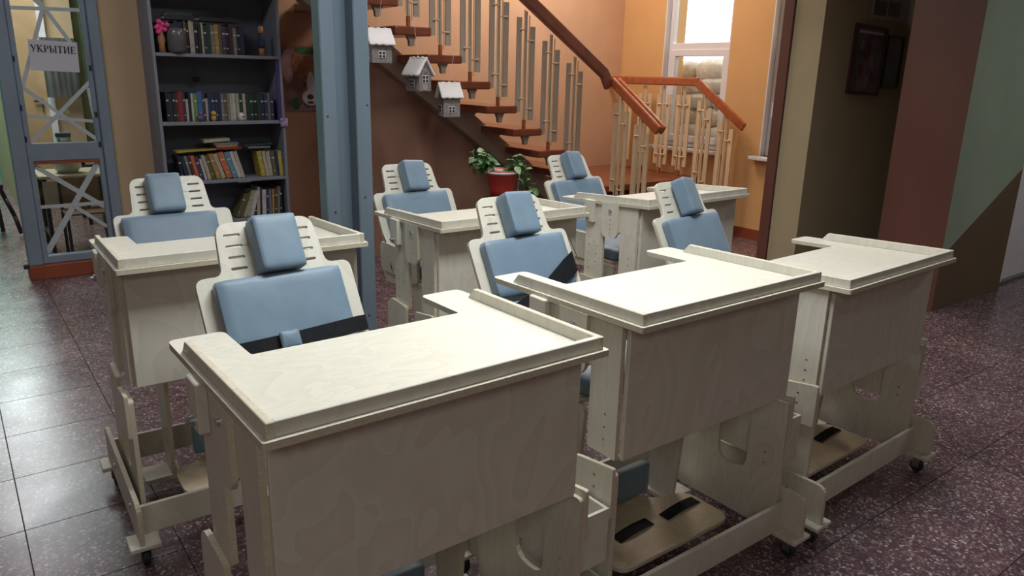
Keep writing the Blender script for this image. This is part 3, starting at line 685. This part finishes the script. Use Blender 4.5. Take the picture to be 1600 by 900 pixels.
flat(fx(263), fx(308), zt, .028, 'black', .14, 'black book lying flat above the upper shelf books, left side, lower', G1)
flat(fx(268), fx(305), zt+.029, .018, 'dark teal', .14, 'dark teal book lying flat above the upper shelf books, topmost', G1)
flat(fx(315), fx(378), zt, .03, 'black', .14, 'wide black book lying flat above the upper shelf books, right side', G1)
# second shelf
it = []; x = fx(254)
for wpx, h, cn in ((5, .205, 'black'), (5, .20, 'navy'), (5, .205, 'black'), (4, .20, 'maroon'), (8, .21, 'red'), (4, .205, 'dark blue'), (4, .16, 'cream'), (5, .205, 'black'), (4, .20, 'white'), (6, .20, 'green'), (8, .215, 'blue'), (5, .205, 'purple'), (4, .165, 'cream'),
                   (6, .20, 'dark blue'), (6, .20, 'dark blue'), (5, .20, 'navy'), (5, .20, 'navy'), (5, .20, 'grey'), (5, .20, 'olive'), (5, .20, 'grey'), (5, .20, 'cream'), (5, .20, 'white'), (6, .20, 'pale green'), (6, .20, 'dark green'), (5, .20, 'cream'), (7, .195, 'dark green'), (7, .195, 'dark teal'), (6, .195, 'black'), (7, .195, 'dark green'), (6, .195, 'navy'), (6, .195, 'dark blue'), (5, .205, 'grey'), (6, .19, 'purple')):
    w_ = wpx*.00442*.985; it.append((x, w_, h, cn, 0)); x += w_
upright(SZ[3], it, 'upright row on the middle shelf', 'upright books on the middle shelf', BYF+.06)
# third shelf, leaning books and stacks
it = []; x = fx(262)
for wpx, h, cn, ln in ((5, .20, 'black', -.1), (5, .19, 'navy', -.15), (5, .20, 'grey', -.18), (5, .20, 'maroon', -.18), (6, .20, 'orange', -.18), (6, .19, 'purple', -.16), (4, .17, 'white', -.2), (6, .20, 'cream', -.22), (6, .20, 'olive', -.24), (8, .21, 'ochre', -.26), (7, .21, 'cream', -.28),
                       (10, .22, 'orange', -.30), (9, .22, 'teal', -.30), (6, .225, 'white', -.28), (6, .225, 'cream', -.26)):
    w_ = wpx*.00442; it.append((x+.05*(-ln/.3), w_, h*.93, cn, ln)); x += w_/math.cos(ln)+.001
upright(SZ[2], it, 'leaning row of the third shelf', 'leaning books on the third shelf')
it = []; x = fx(393)
for wpx, h, cn, ln in ((8, .215, 'yellow', -.14), (6, .215, 'cream', -.13), (7, .21, 'cream', -.10), (7, .21, 'olive', -.08), (4, .21, 'dark blue', -.06), (7, .21, 'yellow', -.06), (4, .20, 'grey', -.04)):
    w_ = wpx*.00442; it.append((x+.02, w_, h*.93, cn, ln)); x += w_/math.cos(ln)+.001
upright(SZ[2], it, 'short right row of the third shelf', 'books at the right of the third shelf')
G3 = 'books lying flat on the third shelf row'
z3 = SZ[2]+.222
flat(fx(262), fx(324), z3-.012, .010, 'yellow', .14, 'thin yellow book lying flat over the left books of the third shelf', G3, tilt=-.04)
flat(fx(325), fx(366), z3, .017, 'red', .15, 'red book at the bottom of the tall stack on the third shelf', G3)
flat(fx(325), fx(360), z3+.018, .016, 'ochre', .14, 'ochre book second from the bottom of the third shelf stack', G3)
flat(fx(322), fx(362), z3+.035, .016, 'grey', .14, 'grey book third from the bottom of the third shelf stack', G3)
flat(fx(306), fx(348), z3+.054, .022, 'cream', .14, 'cream book topmost of the tall stack, sliding to the left', G3, tilt=-.05)
flat(fx(378), fx(416), z3, .015, 'grey', .14, 'grey book lower of the two lying flat at the right', G3)
flat(fx(376), fx(420), z3+.016, .014, 'dark teal', .14, 'dark teal book upper of the two lying flat at the right', G3, tilt=-.05)
# fourth shelf
it = []; x = fx(353)
for wpx, h, cn, ln in ((6, .21, 'olive', .42), (6, .21, 'olive', .40), (6, .23, 'pale green', .36), (5, .23, 'cream', .32), (7, .22, 'white', .30), (6, .22, 'dark teal', .2), (6, .245, 'cream', .06), (4, .24, 'maroon', .05), (8, .22, 'white', .04), (5, .22, 'dark blue', .04), (5, .22, 'grey', .03), (5, .22, 'ochre', .05), (5, .23, 'brown', .06), (5, .24, 'grey', .06), (5, .24, 'black', .03)):
    w_ = wpx*.00442*.92; it.append((x-.02, w_, h*.95, cn, ln)); x += w_/math.cos(ln)+.0015
upright(SZ[1], it, 'row on the lower shelf', 'books on the lower shelf')
# ornaments
def orn(name, x, z, lab, cat, parts, y=BYF+.025):
    r = tag(empty(name, (x, y, z)), lab, cat)
    for pn, bm, m in parts: link(pn, bm, m, r, smooth=True)
def lt_(prof, c=(0, 0, 0), n=16): bm = bmesh.new(); lathe(bm, prof, c, n); return bm
def ball(r, c, sx=1, sy=1, sz=1):
    bm = bmesh.new(); bmesh.ops.create_uvsphere(bm, u_segments=14, v_segments=9, radius=r)
    for v in bm.verts: v.co = (v.co.x*sx+c[0], v.co.y*sy+c[1], v.co.z*sz+c[2])
    return bm
PINK = mat('pink_cloth', (.62, .06, .22), .8, var=.2, scale=40); WOODT = mat('turned_wood', (.34, .17, .07), .5)
fl_ = bmesh.new()
for k in range(9):
    a_ = k*2.4; rr = .008+.0045*k; b_ = ball(.017, (rr*math.cos(a_), -.002*k, .172+rr*math.sin(a_))); me_ = bpy.data.meshes.new('t'); b_.to_mesh(me_); b_.free(); fl_.from_mesh(me_); bpy.data.meshes.remove(me_)
orn('figurine', fx(255), SZ[4], 'wooden figurine with a big pink flower head on the upper shelf', 'figurine', (('body', lt_([(.022, 0), (.02, .05), (.026, .09), (.014, .14), (.012, .16)]), WOODT), ('flower', fl_, PINK)))
orn('glass_vase', fx(277), SZ[4], 'dull grey glass block vase beside the pink flower figurine', 'vase', (('body', lt_([(.05, 0), (.062, .02), (.062, .14), (.05, .165), (.045, .17)]), mat('dull_glass', (.10, .10, .11), .25)),), BYF+.03)
orn('figurine', fx(411), SZ[4], 'small brown figurine in dark coat at the right end of the upper shelf', 'figurine', (('base', lt_([(.02, 0), (.022, .05), (.018, .055)]), WOODT), ('coat', lt_([(.022, .055), (.026, .08), (.02, .15), (.016, .16)]), mat('dark_blue_coat', (.015, .03, .06), .7)), ('head', lt_([(.018, .16), (.02, .18), (.02, .205), (.012, .215)]), WOODT)))
orn('figurine', fx(324), SZ[3], 'small yellow animal figurine standing on the middle shelf', 'figurine', (('body', ball(.019, (0, 0, .024), 1, .8, 1.25), mat('yellow_clay', (.52, .30, .05), .6)), ('head', ball(.019, (0, -.004, .058)), mat('yellow_clay_head', (.55, .33, .06), .6))), BYF+.03)
orn('figurine', fx(369), SZ[3], 'small white cup-shaped ornament with dark red mark, middle shelf', 'figurine', (('body', lt_([(.014, 0), (.022, .02), (.024, .045), (.012, .062)]), mat('white_glaze', (.6, .6, .6), .3)), ('mark', ball(.014, (.004, -.016, .034), 1, .5, .8), mat('dark_red_mark', (.12, .01, .02), .5))), BYF+.03)
orn('figurine', fx(303), SZ[3], 'small purple clay figurine in front of the blue book', 'figurine', (('body', ball(.022, (0, 0, .026), 1.2, .7, 1.1), mat('purple_clay', (.12, .08, .16), .6)), ('head', ball(.014, (.004, 0, .06)), mat('purple_clay_head', (.22, .16, .26), .6))), BYF+.03)
orn('hanging_ornament', fx(313), SZ[3]+.30, 'small dark wire ornament hanging in the gap above the middle shelf', 'ornament', (('bird', ball(.022, (0, 0, 0), 1.3, .7, .7), DARK), ('wing', ball(.014, (.02, 0, .008), 1.5, .5, .5), GRIME), ('cord', (lambda bm: (cyl(bm, (0, 0, .012), (-.012, 0, .155), .0012, n=6), bm)[1])(bmesh.new()), GRIME)), BYB-.08)
tag(link('purple_strip', B(BX1-.05, BX1-.023, BYF-.001, BYF+.012, SZ[3]+.001, SZ[4]-.03), mat('purple_ribbon', (.06, .03, .16), .6)), 'purple ribbon strip standing along the right side of the middle shelf', 'ribbon').location = ((BX0+BX1)/2, 6.04, 0)
t = tag(link('toy_tag', bbox(-.03, .03, -.006, .006, -.035, .03), mat('colourful_tag', (.35, .25, .45), .6, var=.8, scale=45), None, (BX1-.012, BYF-.010, SZ[3]-.012), bevel=.004), 'small colourful purple and orange tag clipped on the bookcase edge', 'tag')
# dog poster on the wall right of the bookcase
po = tag(empty('dog_poster', (2.53, YB-.004, 1.415)), 'dog photo poster on the brown wall between bookcase and pillar', 'poster')
link('sheet', bbox(-.215, .215, -.0015, .0015, -.26, .26), mat('poster_ground', (.22, .11, .11), .6, var=.5, scale=12), po)
def disc(cx, cz, rx, rz, y, n=24): return plate([(cx+rx*math.cos(2*PI*i/n), cz+rz*math.sin(2*PI*i/n)) for i in range(n)], [], 'y', y-.0006, y, mside=0)
PG = mat('poster_green', (.04, .11, .03), .6, var=.5, scale=20); PW = mat('poster_white', (.50, .44, .46), .6, var=.1); PB = mat('poster_brown', (.26, .10, .05), .6, var=.4, scale=30); PK = mat('poster_black', (.04, .02, .02), .6); PP = mat('poster_pink', (.36, .20, .21), .6, var=.3, scale=16)
for k, (cx, cz, rx, rz, m) in enumerate(((.0, .225, .12, .03, PG), (-.16, .08, .035, .08, PG), (-.13, -.20, .04, .05, PG), (-.09, .10, .05, .13, PP), (.02, .06, .10, .12, PB), (.06, -.02, .10, .13, PB), (-.06, .13, .035, .08, PB), (.15, .13, .035, .08, PB), (.06, -.05, .035, .11, PW),
                                         (.055, -.15, .075, .065, PW), (.05, -.145, .028, .022, PK), (.0, -.05, .014, .012, PK), (.115, -.05, .014, .012, PK), (.05, -.19, .03, .010, PK))):
    link('print', disc(cx-(.055 if k > 2 else 0)-(.04 if k in (3,) else 0), cz, rx, rz, -.0016-.0007*k), m, po)
# ---------------------------------------------------------------- staircase
sc = tag(empty('staircase', (4.4, 5.6, 0)), 'open staircase with brown treads descending from upper left to the landing', 'stairs')
def S_(bm):                                  # world -> staircase coordinates
    for v in bm.verts: v.co -= Vector((4.4, 5.6, 0))
    return bm
ZT = lambda x: 1.432-.69*(x-3.514)           # tread top at its right edge
Y1, Y2 = 4.97, 6.18
for k in range(-4, 6):
    xr = 3.514+.267*k; z = 1.432-.186*k
    if k == 5: continue
    link('tread', S_(bbox(xr-.30, xr, Y1, Y2, z-.062, z)), TREAD, sc, bevel=.012, seg=2)
    br = plate([(xr-.28, z-.063), (xr-.04, z-.063), (xr-.10, z-.115), (xr-.24, z-.17), (xr-.30, z-.11)], [], 'y', 5.47, 5.53)
    link('tread_bracket', S_(br), STRING, sc)
    tb = rpoly([(xr-.19, z-.063), (xr-.11, z-.063), (xr-.13, z-.10), (xr-.13, z-.135), (xr-.17, z-.135), (xr-.17, z-.10)], [0, 0, .01, .015, .015, .01])
    link('post_bolt', S_(plate(tb, [], 'y', Y1+.03, Y1+.06)), STRING, sc)
xa, xb = 1.9, 4.75
zs = lambda x: 1.093-.695*(x-3.448)
link('stringer', S_(plate([(xa, zs(xa)), (xb, zs(xb)), (xb, zs(xb)+.215), (xa, zs(xa)+.215)], [], 'y', 5.44, 5.56)), STRING, sc, bevel=.004)
link('landing', S_(bbox(4.77, XW-.005, 4.97, YB-.002, .46, .525)), TREAD, sc, bevel=.01, seg=2)
for xx, yy in ((4.85, 5.06), (6.05, 5.06), (4.85, 6.1)): link('landing_post', S_(bbox(xx-.04, xx+.04, yy-.04, yy+.04, 0, .459)), STRING, sc)
for k in (1, 2): link('tread', S_(bbox(4.80, 5.99, 4.98-.27*k, 5.27-.27*k, .463-.175*k, .525-.175*k)), TREAD, sc, bevel=.012, seg=2)
link('stringer', S_(plate([(4.40, 0), (4.52, 0), (5.05, .30), (5.05, .46), (4.97, .46), (4.40, .10)], [], 'x', 5.35, 5.45)), STRING, sc)
# railings
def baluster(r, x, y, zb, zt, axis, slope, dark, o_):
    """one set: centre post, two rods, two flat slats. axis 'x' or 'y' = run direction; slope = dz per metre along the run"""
    m = SLATSH if dark else SLAT  # dark picks the slat colour with shade painted in
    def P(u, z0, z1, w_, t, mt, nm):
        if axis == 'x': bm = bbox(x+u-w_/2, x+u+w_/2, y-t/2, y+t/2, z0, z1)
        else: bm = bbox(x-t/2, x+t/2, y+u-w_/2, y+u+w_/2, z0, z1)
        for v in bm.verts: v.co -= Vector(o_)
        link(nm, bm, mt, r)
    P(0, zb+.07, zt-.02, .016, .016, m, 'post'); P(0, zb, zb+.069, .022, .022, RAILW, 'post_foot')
    for sg_ in (-1, 1):
        dzs = slope*sg_*.062
        bm = bmesh.new(); u = sg_*.024
        a_, b_ = ((x+u, y-.012), (x+u, y-.012)) if axis == 'x' else ((x-.012, y+u), (x-.012, y+u))
        cyl(bm, (*a_, zb+.06+dzs*.5), (*b_, zt-.03+dzs*.5), .006, n=8)
        for v in bm.verts: v.co -= Vector(o_)
        link('rod', bm, SLAT, r)
        P(sg_*.068, zb+.10+dzs*.8, zt-.10+dzs*.8, .046, .012, m, 'slat')
        for zz in (zb+.20+dzs, zt-.20+dzs):
            bm = bmesh.new()
            if axis == 'x': cyl(bm, (x+sg_*.01, y-.014, zz), (x+sg_*.07, y-.014, zz), .007, n=8)
            else: cyl(bm, (x-.014, y+sg_*.01, zz), (x-.014, y+sg_*.07, zz), .007, n=8)
            for v in bm.verts: v.co -= Vector(o_)
            link('connector', bm, SLAT, r)
o_ = (4.2, 4.95, 0)
ra = tag(empty('stair_railing', o_), 'long sloping railing along the upper flight, handrail and slats coloured as shaded', 'railing')
hz = lambda x: 1.475+.625*(4.77-x)
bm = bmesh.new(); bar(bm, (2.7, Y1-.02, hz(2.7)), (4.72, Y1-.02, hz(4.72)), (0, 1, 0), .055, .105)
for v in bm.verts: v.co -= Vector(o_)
link('handrail', bm, RAILSH, ra, bevel=.02, seg=3)
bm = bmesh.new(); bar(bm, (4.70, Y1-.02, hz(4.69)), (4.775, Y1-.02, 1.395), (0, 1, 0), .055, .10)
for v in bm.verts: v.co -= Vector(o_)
link('handrail_end', bm, RAILSH, ra, bevel=.02, seg=3)
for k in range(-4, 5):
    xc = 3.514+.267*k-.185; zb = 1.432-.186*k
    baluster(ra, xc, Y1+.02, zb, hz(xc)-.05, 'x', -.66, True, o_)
def slope_rail(name, xs_, lab, posts, o_):
    r = tag(empty(name, o_), lab, 'railing')
    for xx in xs_:
        bm = bmesh.new(); bar(bm, (xx, 4.945, 1.452), (xx, 4.36, 1.06), (1, 0, 0), .036, .082)
        for v in bm.verts: v.co -= Vector(o_)
        link('handrail', bm, RAILW, r, bevel=.012, seg=2)
    for y, zb, zt, sl_ in posts: baluster(r, xs_[0]+.02, y, zb, zt, 'y', sl_, False, o_)
    return r
slope_rail('stair_railing', (4.80, 4.862), 'short railing with double orange handrail on the near side of the lower steps', ((4.83, .35, 1.33, .67), (4.57, .175, 1.16, .67)), (4.82, 4.6, 0))
o2_ = (5.95, 5.2, 0)
rb_ = slope_rail('stair_railing', (5.95,), 'orange handrail with pale slats in front of the left window', ((4.85, .35, 1.35, .67), (4.58, .175, 1.17, .67), (5.12, .525, 1.43, 0), (5.38, .525, 1.43, 0), (5.64, .525, 1.43, 0), (5.92, .525, 1.43, 0)), o2_)
bm = bmesh.new(); bar(bm, (5.95, 4.93, 1.457), (5.95, 6.19, 1.457), (1, 0, 0), .036, .082)
for v in bm.verts: v.co -= Vector(o2_)
link('handrail', bm, RAILW, rb_, bevel=.012, seg=2)
# brown drape hung below the stringer
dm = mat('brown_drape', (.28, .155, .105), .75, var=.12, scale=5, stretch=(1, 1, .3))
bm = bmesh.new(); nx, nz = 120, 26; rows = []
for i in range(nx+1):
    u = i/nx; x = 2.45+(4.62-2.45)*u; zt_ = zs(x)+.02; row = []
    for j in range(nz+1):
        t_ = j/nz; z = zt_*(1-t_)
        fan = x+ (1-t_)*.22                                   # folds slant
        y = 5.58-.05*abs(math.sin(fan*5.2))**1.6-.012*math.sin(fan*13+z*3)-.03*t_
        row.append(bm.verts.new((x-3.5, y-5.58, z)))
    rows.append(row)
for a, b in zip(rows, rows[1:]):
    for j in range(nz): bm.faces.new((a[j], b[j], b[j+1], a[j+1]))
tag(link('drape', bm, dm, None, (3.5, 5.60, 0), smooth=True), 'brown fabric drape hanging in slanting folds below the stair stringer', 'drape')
# ---------------------------------------------------------------- three paper houses on threads
def house(loc, rz, lab, wd, dp, hw, hr, front_gable, thr):
    sd_ = -1 if front_gable else 1
    r = tag(empty('paper_house', loc, rz), lab, 'decoration', 'snow roofed paper houses hanging by the stairs')
    bm = plate([(-wd/2, 0), (wd/2, 0), (wd/2, hw), (0, hw+hr*.85), (-wd/2, hw)], [], 'y', -dp/2, dp/2, mside=0)
    link('wall', bm, HOUSEW, r)
    link('door', bbox(-.022, .022, -dp/2-.003, -dp/2, .005, .072), HOUSEL, r)
    def win(x, z, s_, side=False):
        f = bmesh.new(); g = bmesh.new()
        if side:
            X = wd/2*sd_
            box(f, min(X, X+.004*sd_), max(X, X+.004*sd_), x-s_, x+s_, z, z+2*s_)
            for a in (-1, 1):
                for b in (0, 1): box(g, min(X+.004*sd_, X+.006*sd_), max(X+.004*sd_, X+.006*sd_), x+a*s_*.5-s_*.32, x+a*s_*.5+s_*.32, z+s_*.18+b*s_*.9, z+s_*.85+b*s_*.9)
        else:
            Y = -dp/2
            box(f, x-s_, x+s_, Y-.006, Y-.003, z, z+2*s_)
            for a in (-1, 1):
                for b in (0, 1): box(g, x+a*s_*.5-s_*.32, x+a*s_*.5+s_*.32, Y-.008, Y-.006, z+s_*.18+b*s_*.9, z+s_*.85+b*s_*.9)
        w_ = link('window', f, WHITE, r); link('panes', g, INK, w_)
    win(.0 if front_gable else .0, .03 if not front_gable else .055, .028); win(0, .03, .024, True)
    if front_gable: win(0, hw+.01, .014)
    for s_ in (-1, 1):                                       # puffy snow roof slopes
        bm = bmesh.new(); n1, n2 = 8, 6; gt = []
        ex = wd/2+.03
        for i in range(n1+1):
            a = i/n1; yy = (-dp/2-.022)+(dp+.044)*a; rw = []
            for j in range(n2+1):
                b = j/n2; xx = s_*ex*b; zz = hw+hr*(1-b*1.12)+.012+.004*math.sin(9*a*PI+b*7)
                rw.append(bm.verts.new((xx, yy, zz)))
            gt.append(rw)
        for a, b in zip(gt, gt[1:]):
            for j in range(n2): bm.faces.new((a[j], b[j], b[j+1], a[j+1]))
        bmesh.ops.recalc_face_normals(bm, faces=bm.faces[:]); bmesh.ops.solidify(bm, geom=bm.faces[:], thickness=.016)
        link('snow_roof', bm, SNOW, r, smooth=True, bevel=.006, seg=2)
    bm = bmesh.new(); cyl(bm, (0, 0, hw+hr), (0, .05, thr-loc[2]), .0012, n=5); link('thread', bm, WHITE, r)
house((2.49, 4.86, 1.545), -1.72, 'leftmost snow roofed paper house, half behind the blue pillar', .13, .14, .12, .10, False, 2.12)
house((2.81, 4.88, 1.36), .15, 'middle snow roofed paper house with its gable to the viewer', .11, .15, .11, .115, True, 1.88)
house((3.07, 4.88, 1.175), -1.80, 'rightmost and lowest snow roofed paper house', .12, .13, .14, .10, False, 1.70)
# ---------------------------------------------------------------- potted pothos on a stand
PX, PY = 3.33, 4.55
sd = tag(empty('plant_stand', (PX, PY, 0)), 'dark plant stand carrying the red flower pot', 'stand')
link('top', lt_([(.13, .575), (.13, .595)], n=20), GRIME, sd)
for k in range(3):
    bm = bmesh.new(); a_ = k*2.09; cyl(bm, (.09*math.cos(a_), .09*math.sin(a_), .575), (.14*math.cos(a_), .14*math.sin(a_), 0), .012, n=8); link('leg', bm, GRIME, sd)
pp = tag(empty('potted_plant', (PX, PY, .596)), 'trailing green plant in a red plastic pot below the stairs', 'plant')
pr = [(.085, 0), (.095, .06), (.118, .165), (.125, .17), (.128, .205), (.120, .207), (.113, .165), (.05, .16)]
link('pot', lt_(pr, n=28), REDPOT, pp, smooth=True)
bm = bmesh.new(); cyl(bm, (0, 0, .15), (0, 0, .178), .110, n=20); link('soil', bm, SOIL, pp)
bm = bmesh.new(); lathe(bm, [(.129, .180), (.131, .188), (.129, .196)], n=28); link('white_ring', bm, WHITE, pp, smooth=True)
bm = bmesh.new(); cyl(bm, (.095, -.09, .19), (.085, -.085, .02), .004, n=6); link('white_wire', bm, WHITE, pp)
rp = random.Random(4)
def leaf_bm(L, Wd):
    bm = bmesh.new(); n = 6; g = []
    for i in range(n+1):
        t_ = i/n; wv = Wd*math.sin(PI*min(1, t_*.92+.08))**.8*(1-t_*.25); z = -.18*L*t_*t_*1.4
        g.append((bm.verts.new((t_*L, -wv/2, z+.12*wv)), bm.verts.new((t_*L, 0, z)), bm.verts.new((t_*L, wv/2, z+.12*wv))))
    for a, b in zip(g, g[1:]):
        bm.faces.new((a[0], b[0], b[1], a[1])); bm.faces.new((a[1], b[1], b[2], a[2]))
    return bm
protoL = None
stems = bmesh.new(); lid = 0
lm = [None, None]
for s_ in range(15):
    a_ = s_*2.399+.3; out = rp.uniform(.10, .22) if s_ % 3 else rp.uniform(.05, .12); up = rp.uniform(.02, .15); drop = rp.uniform(.08, .30) if s_ % 2 else rp.uniform(-.16, -.02)
    # two bushy sides: left and right of the pot as seen
    ca, sa = math.cos(a_), math.sin(a_)
    side = Vector((.82, -.57, 0)); dirv = (side*(1 if s_ % 2 else -1)*(.8+.3*ca)+Vector((.57, .82, 0))*sa*.5); dirv.normalize()
    pts_ = []
    for i in range(7):
        t_ = i/6; pts_.append(Vector((0, 0, .19))+dirv*(.06+out*t_**.8)+Vector((0, 0, up*math.sin(PI*min(1, t_*1.2))-drop*t_*t_)))
    for a, b in zip(pts_, pts_[1:]): cyl(stems, a, b, .0025, n=5)
    for i in range(1, 7):
        for q in range(2):
            L_ = rp.uniform(.045, .085); kind = 1 if rp.random() < .35 else 0
            if lm[kind] is None:
                o = link('leaf', leaf_bm(.07, .048), LEAFL if kind else LEAF, pp, smooth=True); lm[kind] = o.data
            else: o = bpy.data.objects.new('leaf', lm[kind]); C.objects.link(o); o.parent = pp
            o.location = pts_[i]; sc_ = L_/.07; o.scale = (sc_, sc_, sc_)
            o.rotation_euler = (rp.uniform(-.6, .6), rp.uniform(-.5, .7), rp.uniform(0, 2*PI))
link('stems', stems, LEAF, pp)
# ---------------------------------------------------------------- pictures on the partition
YP = 3.1
def framed(x0, x1, z0, z1, fm, pm, label, rot=0, bd=.018, name='framed_picture'):
    cx, cz = (x0+x1)/2, (z0+z1)/2; hw, hh = (x1-x0)/2, (z1-z0)/2
    r = tag(empty(name, (cx, YP-.012, cz)), label, 'picture')
    link('frame', plate(rect(-hw, hw, -hh, hh), [rect(-hw+bd, hw-bd, -hh+bd, hh-bd)], 'y', -.012, .010, mside=0), fm, r, bevel=.002)
    link('print', bbox(-hw+bd, hw-bd, -.002, .004, -hh+bd, hh-bd), pm, r); r.rotation_euler = (0, rot, 0)
    return r
FR = mat('dark_red_frame', (.055, .018, .015), .4); 
r = framed(5.392, 5.838, 1.402, 1.893, FR, mat('group_photo_print', (.115, .085, .105), .35, var=.6, scale=9), 'framed group photo poster in dark red frame on the cream partition', .03)
link('caption_bar', bbox(-.17, .17, -.004, -.0025, .185, .205), PAPERW, r)
for k, (cx, cz, s_) in enumerate(((-.02, .06, .05), (.05, .0, .04), (-.08, -.08, .04), (.02, -.15, .035), (.09, -.12, .03), (-.1, .1, .03))):
    link('print_figure', disc(cx, cz, s_, s_*1.3, -.0028), (mat('print_red', (.14, .04, .05), .5), mat('print_pale', (.22, .17, .18), .5))[k % 2], r)
r = framed(5.86, 6.12, 1.45, 1.84, mat('black_frame', (.02, .016, .016), .4), mat('dark_print', (.035, .045, .07), .3, var=.5, scale=8), 'dark framed picture half hidden behind the two-coloured pier')
r = tag(empty('photo_strip', (5.88, YP-.006, 2.035)), 'white strip of paper with dark photos above the framed pictures', 'picture')
link('paper', bbox(-.29, .26, -.002, .002, -.095, .20), mat('strip_paper', (.42, .40, .36), .7), r)
for k, x0 in enumerate((-.26, -.06)):
    for z0 in (-.065, .07): link('photo', bbox(x0, x0+.17, -.004, -.002, z0, z0+.10), mat('dark_photo', (.05, .055, .06), .3, var=.7, scale=20), r)
